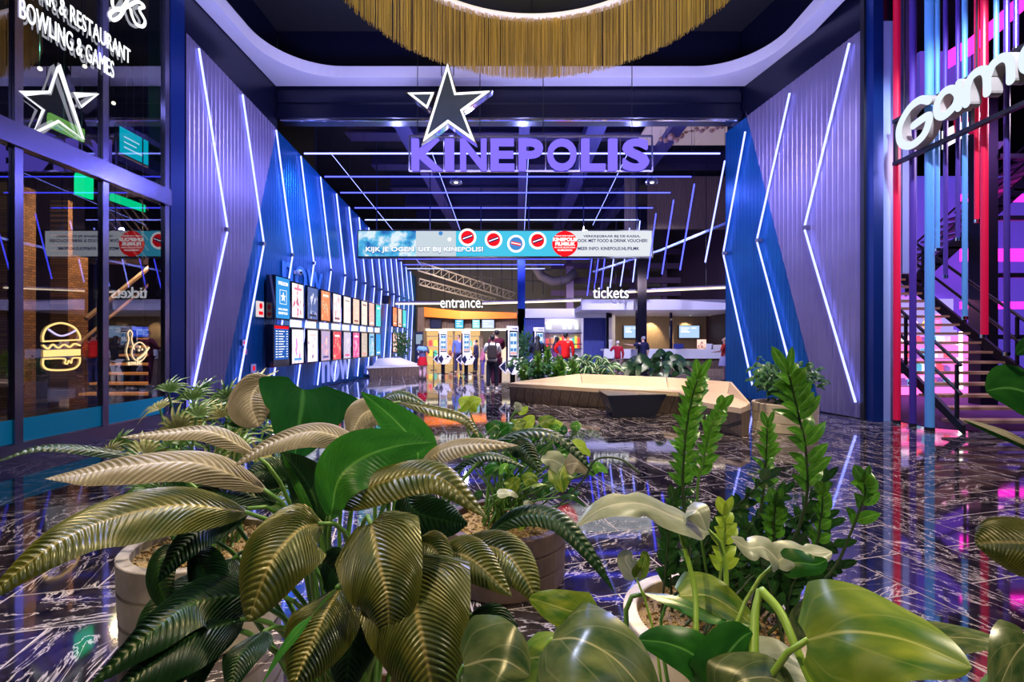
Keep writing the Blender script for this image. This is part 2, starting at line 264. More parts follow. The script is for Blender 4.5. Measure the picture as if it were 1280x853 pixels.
# ------------------------------------------------------------ mesh helpers
class MB:
    def __init__(s): s.v = []; s.f = []; s.uv = {}
    def add(s, vs, fs):
        k = len(s.v); s.v += [Vector(v) for v in vs]; s.f += [tuple(i+k for i in f) for f in fs]; return k
    def box(s, a, b):
        x0, y0, z0 = a; x1, y1, z1 = b
        s.add([(x0, y0, z0), (x1, y0, z0), (x1, y1, z0), (x0, y1, z0), (x0, y0, z1), (x1, y0, z1), (x1, y1, z1), (x0, y1, z1)],
              [(0, 3, 2, 1), (4, 5, 6, 7), (0, 1, 5, 4), (1, 2, 6, 5), (2, 3, 7, 6), (3, 0, 4, 7)]); return s
    def obox(s, o, ux, uy, uz):
        o, ux, uy, uz = map(Vector, (o, ux, uy, uz))
        s.add([o, o+ux, o+ux+uy, o+uy, o+uz, o+ux+uz, o+ux+uy+uz, o+uy+uz],
              [(0, 3, 2, 1), (4, 5, 6, 7), (0, 1, 5, 4), (1, 2, 6, 5), (2, 3, 7, 6), (3, 0, 4, 7)]); return s
    def prism(s, poly, ext):        # poly: list of 3-D points, ext: vector
        n = len(poly); e = Vector(ext)
        s.add([Vector(p) for p in poly]+[Vector(p)+e for p in poly],
              [tuple(range(n))[::-1], tuple(range(n, 2*n))]+[(i, (i+1) % n, n+(i+1) % n, n+i) for i in range(n)]); return s
    def loft(s, a, b):              # two rings of equal length, capped
        n = len(a)
        s.add(list(a)+list(b), [tuple(range(n))[::-1], tuple(range(n, 2*n))]+[(i, (i+1) % n, n+(i+1) % n, n+i) for i in range(n)]); return s
    def quad(s, *p): s.add(p, [tuple(range(len(p)))]); return s
    def tube(s, pts, r, n=8, cap=True):
        pts = [Vector(p) for p in pts]; rs = r if isinstance(r, (list, tuple)) else [r]*len(pts)
        k = len(s.v); prev = None
        for i, p in enumerate(pts):
            t = (pts[min(i+1, len(pts)-1)]-pts[max(i-1, 0)]).normalized()
            if prev is None:
                a = t.cross(Vector((0, 0, 1)))
                if a.length < 1e-3: a = t.cross(Vector((1, 0, 0)))
            else: a = prev-t*prev.dot(t)
            a.normalize(); prev = a; b = t.cross(a)
            for j in range(n):
                an = 2*PI*j/n+PI/n; s.v.append(p+(a*math.cos(an)+b*math.sin(an))*rs[i])
        for i in range(len(pts)-1):
            for j in range(n):
                s.f.append((k+i*n+j, k+i*n+(j+1) % n, k+(i+1)*n+(j+1) % n, k+(i+1)*n+j))
        if cap: s.f.append(tuple(k+j for j in range(n))[::-1]); s.f.append(tuple(k+(len(pts)-1)*n+j for j in range(n)))
        return s
    def lathe(s, prof, c, n=32, a0=0, a1=2*PI):
        k = len(s.v); c = Vector(c); full = abs(a1-a0-2*PI) < 1e-6; m = n if full else n+1
        for r, z in prof:
            for j in range(m):
                a = a0+(a1-a0)*j/n; s.v.append(c+Vector((r*math.cos(a), r*math.sin(a), z)))
        for i in range(len(prof)-1):
            for j in range(n):
                q = (j+1) % m; s.f.append((k+i*m+j, k+i*m+q, k+(i+1)*m+q, k+(i+1)*m+j))
        return s
    def ell(s, c, r, n=12, m=8):
        k = len(s.v); c = Vector(c)
        if not isinstance(r, (tuple, list)): r = (r, r, r)
        for i in range(m+1):
            ph = -PI/2+PI*i/m
            for j in range(n):
                a = 2*PI*j/n; s.v.append(c+Vector((r[0]*math.cos(ph)*math.cos(a), r[1]*math.cos(ph)*math.sin(a), r[2]*math.sin(ph))))
        for i in range(m):
            for j in range(n): s.f.append((k+i*n+j, k+i*n+(j+1) % n, k+(i+1)*n+(j+1) % n, k+(i+1)*n+j))
        return s
def W(o):
    v = Vector((0, 0, 0))
    while o is not None: v += o.location; o = o.parent
    return v
def obj(name, mb, m, parent=None, smooth=False, bevel=0, kind=None, label=None, uvs=None):
    vs = mb.v
    lo = Vector([min(v[i] for v in vs) for i in range(3)]); hi = Vector([max(v[i] for v in vs) for i in range(3)])
    og = Vector(((lo.x+hi.x)/2, (lo.y+hi.y)/2, lo.z))
    me = bpy.data.meshes.new(name); me.from_pydata([v-og for v in vs], [], mb.f); me.update()
    bm = bmesh.new(); bm.from_mesh(me)
    if not uvs: bmesh.ops.remove_doubles(bm, verts=bm.verts, dist=1e-5); bmesh.ops.recalc_face_normals(bm, faces=bm.faces)
    bm.to_mesh(me); bm.free()
    if uvs:
        ul = me.uv_layers.new(name='UVMap')
        for l in me.loops: ul.data[l.index].uv = uvs[l.vertex_index]
    if smooth:
        for p in me.polygons: p.use_smooth = True
    me.materials.append(m)
    o = bpy.data.objects.new(name, me); C.objects.link(o)
    o.parent = parent; o.location = og-(W(parent) if parent else Vector())
    if bevel:
        b = o.modifiers.new('bevel', 'BEVEL'); b.width = bevel; b.segments = 2; b.limit_method = 'ANGLE'
    if kind: o['kind'] = kind
    if label: o['label'] = label
    return o
LABELS = set()
def tag(o, label, cat, group=None, kind=None):
    o['label'] = label; o['category'] = cat
    if group: o['group'] = group
    if kind: o['kind'] = kind
    return o
def thing(name, label, cat, loc=(0, 0, 0), group=None):
    o = bpy.data.objects.new(name, None); C.objects.link(o); o.location = loc; o.empty_display_size = .1
    return tag(o, label, cat, group)
def struct(name, mb, m, **k): return obj(name, mb, m, kind='structure', **k)
def copy_thing(root, loc, rz, label, group=None):
    def rec(o, par):
        c = o.copy(); C.objects.link(c); c.parent = par
        for ch in o.children: rec(ch, c)
        return c
    r = rec(root, None); r.location = loc; r.rotation_euler = (0, 0, rz); r['label'] = label
    if group: r['group'] = group
    return r
def textmesh(body, o, ux, uy, width, height, depth=.02, bold=0.0, shear=0, mirror=False):
    cu = bpy.data.curves.new('t', 'FONT'); cu.body = body; cu.size = 1; cu.extrude = .5; cu.offset = bold; cu.shear = shear; cu.resolution_u = 4
    cu.align_x = 'LEFT'
    t = bpy.data.objects.new('t', cu); C.objects.link(t)
    bpy.context.view_layer.update()
    me = bpy.data.meshes.new_from_object(t.evaluated_get(bpy.context.evaluated_depsgraph_get()))
    vs = [v.co.copy() for v in me.vertices]; fs = [tuple(p.vertices) for p in me.polygons]
    bpy.data.objects.remove(t); bpy.data.curves.remove(cu); bpy.data.meshes.remove(me)
    x0 = min(v.x for v in vs); x1 = max(v.x for v in vs); y0 = min(v.y for v in vs); y1 = max(v.y for v in vs)
    sy = height/(y1-y0) if height else width/(x1-x0); sx = width/(x1-x0) if width else sy
    ux = Vector(ux).normalized(); uy = Vector(uy).normalized(); n = ux.cross(uy); o = Vector(o)
    mb = MB(); mb.add([o+ux*((v.x-x0)*sx)+uy*((v.y-y0)*sy)+n*(v.z+.5)*depth for v in vs], fs)
    return mb
def stroke(mb, pts, wd, o, ux, uy, depth, closed=False, res=6, smooth=True):
    """flat stroke of constant width with round ends, in the plane (ux, uy)"""
    pts = [Vector((p[0], p[1])) for p in pts]
    if smooth: pts = catmull2(pts, res, closed)
    n = len(pts); L = []; R = []
    for i in range(n):
        if closed: t = pts[(i+1) % n]-pts[i-1]
        else: t = pts[min(i+1, n-1)]-pts[max(i-1, 0)]
        t = t.normalized() if t.length > 1e-9 else Vector((1, 0)); nn = Vector((-t.y, t.x))
        k = 1.0
        if not smooth and (closed or 0 < i < n-1):
            d1 = (pts[i]-pts[i-1]).normalized(); m1 = Vector((-d1.y, d1.x)); k = 1/max(.35, m1.dot(nn))
        L.append(pts[i]+nn*wd/2*k); R.append(pts[i]-nn*wd/2*k)
    ux = Vector(ux); uy = Vector(uy); nz = ux.normalized().cross(uy.normalized()); o = Vector(o)
    w3 = lambda p, z: o+ux*p.x+uy*p.y+nz*z
    if closed:
        for i in range(n):
            j = (i+1) % n
            ring0 = [w3(q, 0) for q in (L[i], L[j], R[j], R[i])]; mb.prism(ring0, nz*depth)
    else:
        a = math.atan2(L[-1].y-R[-1].y, L[-1].x-R[-1].x); b = math.atan2(R[0].y-L[0].y, R[0].x-L[0].x)
        cap1 = [pts[-1]+Vector((math.cos(a-PI*k/6), math.sin(a-PI*k/6)))*wd/2 for k in range(1, 6)] if smooth else []
        cap0 = [pts[0]+Vector((math.cos(b-PI*k/6), math.sin(b-PI*k/6)))*wd/2 for k in range(1, 6)] if smooth else []
        for i in range(n-1):
            mb.prism([w3(q, 0) for q in (L[i], L[i+1], R[i+1], R[i])], nz*depth)
        if smooth:
            mb.prism([w3(q, 0) for q in [L[-1]]+cap1+[R[-1]]], nz*depth); mb.prism([w3(q, 0) for q in [R[0]]+cap0+[L[0]]], nz*depth)
    return mb
def catmull2(pts, res, closed=False):
    out = []; n = len(pts)
    rng = range(n) if closed else range(n-1)
    for i in rng:
        g = (lambda k: pts[k % n]) if closed else (lambda k: pts[max(0, min(n-1, k))])
        p0, p1, p2, p3 = g(i-1), g(i), g(i+1), g(i+2)
        for j in range(res):
            t = j/res
            out.append(.5*((2*p1)+(p2-p0)*t+(2*p0-5*p1+4*p2-p3)*t*t+(3*p1-p0-3*p2+p3)*t*t*t))
    if not closed: out.append(pts[-1])
    return out
def disc(mb, c, r, ux, uy, depth, n=28):
    ux = Vector(ux).normalized(); uy = Vector(uy).normalized(); c = Vector(c)
    mb.prism([c+ux*r*math.cos(2*PI*i/n)+uy*r*math.sin(2*PI*i/n) for i in range(n)], ux.cross(uy)*depth); return mb
Xh = Vector((1, 0, 0)); Yh = Vector((0, 1, 0)); Zh = Vector((0, 0, 1))
# ------------------------------------------------------------ SETTING: floor
def herringbone():
    mb = MB(); uvs = []; Wd = .42; L = 2*Wd; g = .005; th = math.radians(14.5)
    ct, st = math.cos(th), math.sin(th)
    for i in range(-80, 110):
        for j in range(-45, 45):
            bx = (i+2*j)*Wd; by = (i-2*j)*Wd
            for k in (0, 1):
                if k == 0: x0, y0, x1, y1 = bx, by, bx+L, by+Wd
                else: x0, y0, x1, y1 = bx, by+Wd, bx+Wd, by+Wd+L
                cx_, cy_ = (x0+x1)/2, (y0+y1)/2
                X = cx_*ct-cy_*st; Y = cx_*st+cy_*ct
                if not (-15.5 < X < 16.5 and -1.5 < Y < 31): continue
                q = [(x0+g, y0+g), (x1-g, y0+g), (x1-g, y1-g), (x0+g, y1-g)]
                mb.quad(*[(a*ct-b*st, a*st+b*ct, 0) for a, b in q])
                u0, v0 = random.uniform(0, 50), random.uniform(0, 50)
                r = random.choice((0, PI))+random.uniform(-.3, .3)+(0 if k == 0 else PI/2)
                cr, sr = math.cos(r), math.sin(r)
                for a, b in q:
                    a -= cx_; b -= cy_; uvs.append((u0+a*cr-b*sr, v0+a*sr+b*cr))
    return mb, uvs
fl_base = MB().box((-16, -3, -.08), (17, 36, -.002))
fo = struct('floor', fl_base, M['grout'])
hb, hu = herringbone()
# marble tiles are the floor's own surface (child mesh keeps its UV patches)
obj('marble_tiles', hb, M['marble'], fo, uvs=hu, kind='structure')
struct('ceiling', MB().box((-16, -3, 9.4), (17, 36, 9.6)), M['ceil'])
struct('wall_back', MB().box((-16, 34, 0), (17, 34.2, 9.4)), noise_mat('grey_back_wall', (.16, .15, .12), (.20, .19, .15), 1, .8))
struct('wall_behind_camera', MB().box((-16, -3.2, 0), (17, -3, 9.4)), M['ceil'])
struct('wall_right_far', MB().box((16.8, -3, 0), (17, 34, 9.4)), M['ceil'])
struct('wall_left_far', MB().box((-16.2, -3, 0), (-16, 34, 9.4)), M['ceil'])
# ---- left wall: ribbed metal skin, first panel steel, the rest blue, top edge falls away with the hall ceiling
def topz(Y): return 7.15-.087*(Y-8.8)
XL = -6.1
def ribbed(ya, yb, zlo, zhi, X, side, pitch=.11, depth=.022):
    """vertical ribs along Y at plane X; zlo/zhi functions of Y; side=+1 faces +X"""
    mb = MB(); y = ya; cols = []
    while y < yb-1e-6:
        for a, d in ((0, 0), (.62, 0), (.72, depth), (.90, depth)):
            yy = min(yb, y+a*pitch); cols.append((yy, d))
        y += pitch
    cols.append((yb, 0))
    k = 0; vs = []; fs = []
    for yy, d in cols:
        vs += [(X+side*d, yy, zlo(yy)), (X+side*d, yy, max(zlo(yy), zhi(yy)))]
    for i in range(len(cols)-1): fs.append((2*i, 2*i+1, 2*i+3, 2*i+2))
    mb.add(vs, fs); return mb
wl = struct('wall_left', MB().prism([(XL-.4, 8.8, 0), (XL-.4, 29, 0), (XL-.4, 29, topz(29)), (XL-.4, 8.8, topz(8.8))], (.38, 0, 0)), M['navy'])
# fold line from (12.2, 6.85) down to (10.0, 0)
fy = lambda z: 9.78+(z)*(12.2-9.78)/6.85
fz = lambda y: (y-9.78)*6.85/(12.2-9.78)
obj('steel_panel', ribbed(8.85, 12.2, lambda y: max(.02, fz(y)), topz, XL+.02, 1, .13, .008), M['steel'], wl, kind='structure')
obj('blue_panel', ribbed(9.8, 29, lambda y: .02, lambda y: min(topz(y), fz(y)) if y < 12.2 else topz(y), XL, 1, .13, .006), M['bluesteel'], wl, kind='structure')
obj('wall_end', MB().box((XL-.4, 29, 0), (XL+.02, 29.3, 5.4)), M['navy'], wl, kind='structure')
# ---- right wall, leaning in slightly in plan
RA = Vector((6.47, 8.82, 0)); RB = Vector((5.63, 12.87, 0)); rd = (RB-RA).normalized(); RL = (RB-RA).length
rn = Vector((-rd.y, rd.x, 0))  # towards -X
def rw(s, z, off=0): return RA+rd*s+rn*off+Vector((0, 0, z))
wr = struct('wall_right', MB().prism([rw(0, 0, -.4), rw(RL, 0, -.4), rw(RL, 7.05, -.4), rw(0, 7.25, -.4)], rn*.38), M['navy'])
def ribR(a, b, zlo, zhi, off, pitch, depth):
    mb = MB(); s = a; cols = []
    while s < b-1e-6:
        for q, d in ((0, 0), (.62, 0), (.72, depth), (.90, depth)): cols.append((min(b, s+q*pitch), d))
        s += pitch
    cols.append((b, 0)); vs = []; fs = []
    for q, d in cols: vs += [rw(q, zlo(q), off+d), rw(q, max(zlo(q), zhi(q)), off+d)]
    for i in range(len(cols)-1): fs.append((2*i, 2*i+1, 2*i+3, 2*i+2))
    mb.add(vs, fs); return mb
rtop = lambda s: 7.25-.05*s
# fold line on the right wall: top (940,155) -> bottom (1028,513)
def onR(px, py):
    k = (px-CX)/F; # ray X=kY ; wall RA+rd*s
    s = (k*RA.y-RA.x)/(rd.x-k*rd.y); p = RA+rd*s; return s, CH-(py-CY)/F*p.y
s0, z0 = onR(936, 150); s1, z1 = onR(1028, 513)
zf = lambda s: z1+(s-s1)*(z0-z1)/(s0-s1)
obj('steel_panel', ribR(0, RL, lambda s: max(.02, zf(s)), rtop, .03, .13, .008), M['steel'], wr, kind='structure')
obj('blue_panel', ribR(s1, RL, lambda s: .02, lambda s: min(rtop(s), zf(s)) if s < s0 else rtop(s), .01, .13, .006), M['bluesteel'], wr, kind='structure')
# ---- bulkheads above both walls, dark beam over the opening, steel rail
struct('trim_1', MB().prism([(-6.5, 8.5, 7.15), (-6.5, 12.3, 6.84), (-6.5, 12.3, 9.4), (-6.5, 8.5, 9.4)], (.38, 0, 0)), M['fascia'])
struct('trim_2', MB().prism([rw(-.2, 7.26, -.4), rw(RL, 7.06, -.4), rw(RL, 9.4, -.4), rw(-.2, 9.4, -.4)], rn*.36), M['fascia'])
bmz = MB().box((-6.1, 12.3, 7.14), (5.75, 12.7, 9.4)); bmz.box((-6.1, 12.24, 7.55), (5.75, 12.3, 7.8)); bmz.box((-6.1, 12.2, 7.14), (5.75, 12.3, 7.3))
struct('trim_3', bmz, M['fascia'])
struct('trim_4', MB().tube([(-5.95, 12.15, 7.06), (5.6, 12.15, 7.06)], .035, 8), M['chrome'])
# ---- white soffit: sharp outside corner, rounded inner edge, upstand
def soffit():
    out = [(-6.1, -2.9), (-6.1, 12.2), (6.25, 12.2), (6.25, -2.9)]
    inn = []; r = 1.5; x0, x1, y1 = -5.75, 5.9, 11.8
    inn.append((x0, -2.9))
    for i in range(13): a = PI-PI/2*i/12; inn.append((x0+r+r*math.cos(a), y1-r+r*math.sin(a)))
    for i in range(13): a = PI/2-PI/2*i/12; inn.append((x1-r+r*math.cos(a), y1-r+r*math.sin(a)))
    inn.append((x1, -2.9)); mb = MB()
    n = len(inn); h = n//2
    # lower face as strips fanned to the outer corners
    for i in range(n-1):
        o_ = out[1] if i < h else out[2]
        if i == 0: mb.quad((*out[0], 7.94), (*inn[0], 7.94), (*inn[1], 7.94), (*out[1], 7.94))
        elif i == n-2: mb.quad((*out[2], 7.94), (*inn[-2], 7.94), (*inn[-1], 7.94), (*out[3], 7.94))
        elif i == h-1: mb.quad((*out[1], 7.94), (*inn[i], 7.94), (*inn[i+1], 7.94), (*out[2], 7.94))
        else: mb.quad((*inn[i], 7.94), (*inn[i+1], 7.94), (*o_, 7.94))
    for i in range(n-1):
        mb.quad((*inn[i], 7.94), (*inn[i+1], 7.94), (*inn[i+1], 8.22), (*inn[i], 8.22))
        mb.quad((*inn[i], 8.22), (*inn[i+1], 8.22), ((inn[i+1][0])*1.02, inn[i+1][1]+.1, 8.22), ((inn[i][0])*1.02, inn[i][1]+.1, 8.22))
    return mb
struct('trim_5', soffit(), M['soffit'], smooth=False)
# ---- bead curtain ring
RC = Vector((.37, 7.55, 0)); RR = 3.58
ring = thing('bead_curtain_ring', 'huge round brass coloured bead curtain ring hanging from the dark ceiling', 'chandelier', (RC.x, RC.y, 7.55))
mb = MB(); ns = 2300
for i in range(ns):
    a = 2*PI*(i+random.uniform(-.3, .3))/ns; rr = RR+random.uniform(-.07, .07)
    p = RC+Vector((rr*math.cos(a), rr*math.sin(a), 0)); z0_ = 7.56+random.uniform(-.01, .015)
    mb.tube([p+Zh*z0_, p+Zh*8.95], .0062, 3, cap=False)
st_ = obj('strands', mb, M['curtain'], ring); st_['kind'] = 'stuff'
mb = MB().lathe([(RR-.1, 8.93), (RR+.1, 8.93), (RR+.1, 8.99), (RR-.1, 8.99), (RR-.1, 8.93)], RC, 96)
obj('top_rim', mb, M['white'], ring, smooth=False)
for i in range(8):
    a = 2*PI*i/8; p = RC+Vector((RR*math.cos(a), RR*math.sin(a), 0)); obj('hanger', MB().tube([p+Zh*8.98, p+Zh*9.4], .012, 6), M['black'], ring)
# ------------------------------------------------------------ hanging star and letters
star = thing('star_sign', 'large hanging star sign with glowing white outline and dark grey face', 'sign', (P(565, 177, 11.15)))
def S(px, py, Y=11.15): return P(px, py, Y)
body = [(559.6, 79), (570, 116.4), (612, 114), (578.6, 138.7), (593.4, 177), (560, 153.5), (529, 177)]
tri = [(509.7, 116.4), (542.3, 115.8), (534, 135.7)]
def shrink(poly, d):
    n = len(poly); out = []
    ar = sum(poly[i][0]*poly[(i+1) % n][1]-poly[(i+1) % n][0]*poly[i][1] for i in range(n)); sg = 1 if ar > 0 else -1
    for i in range(n):
        a, b, c = map(lambda q: Vector(q), (poly[i-1], poly[i], poly[(i+1) % n]))
        d1 = (b-a).normalized(); d2 = (c-b).normalized(); n1 = Vector((-d1.y, d1.x))*sg; n2 = Vector((-d2.y, d2.x))*sg
        m_ = (n1+n2).normalized(); k = d/max(.3, m_.dot(n1)); out.append(tuple(b+m_*k))
    return out
for poly, nm in ((body, 'star'), (tri, 'star_tip')):
    inn = shrink(poly, 2.8 if nm == 'star' else 2.2)
    mb = MB().prism([S(*p) for p in shrink(poly, -1.2)], (0, .22, 0)); o1 = obj(nm+'_case', mb, M['chrome'], star)
    mb = MB(); n = len(poly)
    for i in range(n):
        j = (i+1) % n; mb.prism([S(*poly[i])-Yh*.02, S(*poly[j])-Yh*.02, S(*inn[j])-Yh*.02, S(*inn[i])-Yh*.02], (0, .02, 0))
    obj('glowing_outline', mb, M['white_em'], o1)
    obj('dark_face', MB().prism([S(*p)-Yh*.012 for p in inn], (0, .01, 0)), M['signface'], o1)
for px, py in ((552, 95), (567, 95)): obj('hanger_cable', MB().tube([P(px, py, 11.27), P(px, -190, 11.27)], .012, 6), M['black'], star)
ks = thing('lettering_sign', 'violet glowing capital letters sign hanging under the bead curtain', 'sign', P(662, 213, 11.5))
spans = [('K', 514, 553), ('I', 556, 567), ('N', 575, 608), ('E', 613, 643), ('P', 648, 679), ('O', 684, 721), ('L', 727, 757), ('I', 761, 772), ('S', 779, 812)]
for ch, a, b in spans:
    A = P(a, 212, 11.42); B = P(b, 212, 11.42); up = P(a, 173, 11.42)
    if ch == 'I': mb = MB().box((A.x, 11.42, A.z), (B.x, 11.54, up.z))
    else: mb = textmesh(ch, (A.x, 11.54, A.z), Xh, Zh, B.x-A.x, up.z-A.z, .12, bold=.028)
    L_ = obj('letter', mb, M['sign_violet'], ks)
mb = MB()
for z in (170.5, 214.5): a = P(512, z, 11.6); b = P(815, z, 11.6); mb.box((a.x, 11.56, a.z-.02), (b.x, 11.62, a.z+.02))
for x in (512, 815): a = P(x, 214.5, 11.6); b = P(x, 170.5, 11.6); mb.box((a.x-.015, 11.56, a.z), (a.x+.015, 11.62, b.z))
for x in (555, 611, 646, 682, 724, 775): a = P(x, 214.5, 11.6); b = P(x, 170.5, 11.6); mb.box((a.x-.01, 11.57, a.z), (a.x+.01, 11.6, b.z))
obj('frame', mb, M['alu'], ks)
for x in (522, 600, 679, 790): obj('hanger_cable', MB().tube([P(x, 170, 11.6), Vector((P(x, 170, 11.6).x, 11.6, 9.4))], .01, 6), M['black'], ks)
# ------------------------------------------------------------ neon chevrons on the walls
def neon(name, segs, m, label, group, r=.022, parent_cat='neon light'):
    base = min((p for s_ in segs for p in s_), key=lambda p: p.z)
    t = thing(name, label, parent_cat, base, group)
    for a, b in segs:
        u = obj('light_tube', MB().tube([a, b], r, 8), m, t)
        d = (b-a).normalized()
    return t
ORD = ['first', 'second', 'third', 'fourth', 'fifth', 'sixth', 'seventh', 'eighth', 'ninth', 'tenth', 'eleventh', 'twelfth', 'thirteenth', 'fourteenth', 'fifteenth', 'sixteenth', 'seventeenth', 'eighteenth', 'nineteenth', 'twentieth']
yj = [10.05, 11.5, 12.98, 14.35, 15.7, 17.0, 18.2, 19.3, 20.5, 21.6, 22.7, 23.8, 24.9, 26.0, 27.1, 28.2]
for i, y in enumerate(yj):
    dy = .9-.012*i; yt = y-dy; yb = max(y-1.2+.03*i, 0); X = XL+.055
    seg = [(Vector((X, yt, topz(yt)-.08)), Vector((X, y, 3.84))), (Vector((X, y, 3.74)), Vector((X, yb, .12)))]
    where = 'nearest the glass front' if i == 0 else ('farthest in the hall' if i == len(yj)-1 else ORD[i]+' from the glass front')
    t = neon('neon_chevron', seg, M['led'], 'white-blue neon chevron on the left wall, '+where, 'neon chevrons on the left wall', .02 if i < 5 else .024)
    obj('joint_clip', MB().box((XL+.03, y-.05, 3.75), (X+.03, y+.05, 3.83)), M['alu'], t)
rs = [((1067, 55), (1011, 285), (1075, 503), 'nearest the coloured tubes'), ((992, 117), (951, 301), (996, 470), 'middle one crossing the blue and grey panels'), ((936, 165), (908.5, 317), (945, 482), 'at the wall end beside the white counter')]
for a, j, b, wh in rs:
    def q(p, dz=0):
        s, z = onR(*p); s = min(s, RL-.03); return rw(s, z+dz, .10)
    t = neon('neon_chevron', [(q(a), q(j, .05)), (q(j, -.05), q(b))], M['led'], 'white-blue neon chevron on the right wall, '+wh, 'neon chevrons on the right wall')
    c = q(j); obj('joint_clip', MB().box((c.x-.02, c.y-.05, c.z-.04), (c.x+.1, c.y+.05, c.z+.04)), M['alu'], t)
# hanging slanted bars right of the hall
hb_ = [((906, 201), (881.5, 328)), ((868, 230), (850, 338)), ((842, 250), (827.5, 343)), ((820, 267), (809, 349)), ((800, 276), (791, 353)), ((787, 285), (775.5, 358)), ((771, 292), (762.5, 360)), ((759, 297), (751.5, 361)), ((751, 300), (743, 361)), ((742, 306), (734, 370))]
hbY = [13.9, 15.2, 16.3, 17.6, 18.6, 19.4, 20.0, 20.6, 21.2, 21.8]
for i, ((a, b), Y) in enumerate(zip(hb_, hbY)):
    t = neon('slanted_light_bar', [(P(*a, Y-.4), P(*b, Y))], M['led_blue' if i in (1, 2, 3, 7, 8, 9) else 'led'], 'slanted hanging blue light bar, '+('nearest the blue wall end' if i == 0 else ORD[i]+' from the blue wall end'), 'slanted light bars over the counter')
    top = P(*a, Y-.4); obj('hanger_cable', MB().tube([top, Vector((top.x, top.y, 9.4))], .006, 4), M['black'], t)
# ceiling cross bars, stepping down with the hall ceiling
cb = [(192, 376, 900, 13.6), (221, 402, 864, 15.06), (241, 422, 838, 16.4), (260, 440, 816, 17.85), (275, 453, 798, 19.06), (None, 466, 775, 20.4), (None, 477, 757, 21.9), (324, 495, 737, 24.4), (331, 502, 705, 25.6), (336, 507, 681, 26.5)]
for i, (py, a, b, Y) in enumerate(cb):
    z = CH-(py-CY)/F*Y if py else topz(Y)-.1
    xa = max(-6.0, (a-CX)/F*Y); xb = (b-CX)/F*Y
    wh = 'nearest, behind the violet letters' if i == 0 else ('farthest in the hall' if i == 9 else ORD[i]+' from the front')
    t = neon('ceiling_light_bar', [(Vector((xa, Y, z)), Vector((xb, Y, z)))], M['led' if i in (0, 4, 9) else 'led_blue'], 'long level blue light bar across the hall ceiling, '+wh, 'level light bars under the hall ceiling', .022)
    for x in (xa+.8, (xa+xb)/2, xb-.8): obj('hanger_cable', MB().tube([(x, Y, z), (x, Y, 9.4)], .006, 4), M['black'], t)
for i, (x, a, b) in enumerate(((-5.3, 13.7, 27), (-2.4, 13.7, 23), (.36, 13.7, 27), (3.2, 13.7, 20))):
    t = neon('ceiling_light_bar', [(Vector((x, a, topz(a)+.12)), Vector((x, b, topz(b)+.12)))], M['led'], ['thin lengthwise ceiling light bar nearest the left wall', 'thin lengthwise ceiling light bar passing left of the ceiling centre', 'thin lengthwise ceiling light bar down the ceiling centre', 'thin lengthwise ceiling light bar at the right of the ceiling'][i], 'lengthwise light bars under the hall ceiling', .008)
# hall ceiling structure: ducts, beams, rings
def simple(name, mb, m, label, cat, group=None, **k):
    o = obj(name, mb, m, None, **k); tag(o, label, cat, group); return o
M['duct'] = mat('violet_duct', (.07, .065, .22), .45, .4)
for i, (x, w_) in enumerate(((-3.9, .5), (.1, .35), (2.3, .6), (5.0, .45))):
    simple('ceiling_duct', MB().box((x, 13, 8.3), (x+w_, 30, 8.75)), M['duct'], ['dark violet ceiling duct above the left light bars', 'narrow violet ceiling duct down the centre', 'wide violet ceiling duct right of centre', 'violet ceiling duct above the wooden tiles'][i], 'duct', 'ceiling ducts of the hall')
mb = MB()
for y in (14, 17, 20, 23, 26, 29): mb.box((-6, y, 8.8), (10, y+.3, 9.4)); mb.box((-6, y-.2, 8.75), (10, y+.5, 8.8))
struct('trim_6', mb, mat('violet_beam', (.035, .03, .10), .5))
for i, (px, py) in enumerate(((570, 229), (815, 229))):
    c = P(px, py, 14.2); t = thing('ring_downlight', ['round ring downlight below the letter N of the violet sign', 'round ring downlight below the letter S of the violet sign'][i], 'light', c, 'ring downlights')
    obj('housing', MB().lathe([(0, .12), (.14, .12), (.19, .02), (.19, 0), (.15, 0), (.12, .06), (0, .06)], c, 24), M['alu'], t, smooth=True)
    obj('lens', MB().lathe([(0, .05), (.06, .03), (.06, .0), (0, 0)], c, 16), M['white_em'], t)
    obj('hanger_cable', MB().tube([c+Zh*.1, Vector((c.x, c.y, 9.4))], .008, 5), M['black'], t)
# timber ceiling corner and ball lamps seen upper right
mb = MB()
for i in range(4):
    for j in range(2): mb.box((4.3+i*1.05, 14.3+j*1.5, 8.50), (5.32+i*1.05, 15.75+j*1.5, 8.58))
struct('trim_7', mb, mat('tan_ceiling_tile', (.55, .42, .34), .6, emit=(1, .75, .6), strength=.10))  # light on the tiles put in as a low glow
for i in range(13):
    px = 826+i*6.4; py = 176+random.uniform(-5, 5)-i*1.6; c = P(px, py, 15.8+random.uniform(-.5, .5)); r = random.uniform(.07, .12)
    t = thing('ball_lamp', 'small brown wooden ball lamp hanging above the right hall corner', 'lamp', c, 'wooden ball lamps')
    obj('ball', MB().ell(c, r), mat('ball_wood', (.45, .25, .16), .4) if i == 0 else bpy.data.materials['ball_wood'], t, smooth=True)
    obj('cord', MB().tube([c, Vector((c.x, c.y, 9.4))], .006, 4), M['black'], t)
struct('wall_upper_right', MB().box((4.6, 20.2, 6.2), (10.4, 20.4, 8.4)), M['wood'])
struct('wall_hall_right', MB().box((10.3, 13.4, 0), (10.5, 34, 9.4)), mat('umber_wall', (.045, .022, .045), .6))
mb = MB()
for z in (6.9, 6.0, 5.1, 4.3): mb.box((2.2, 30, z), (10.3, 30.2, z+.35))
for x in (3.2, 5.2, 7.2, 9.2): mb.box((x, 30.2, 3.4), (x+.3, 30.5, 9.4))
struct('trim_8', mb, mat('plum_cladding', (.09, .045, .10), .6))
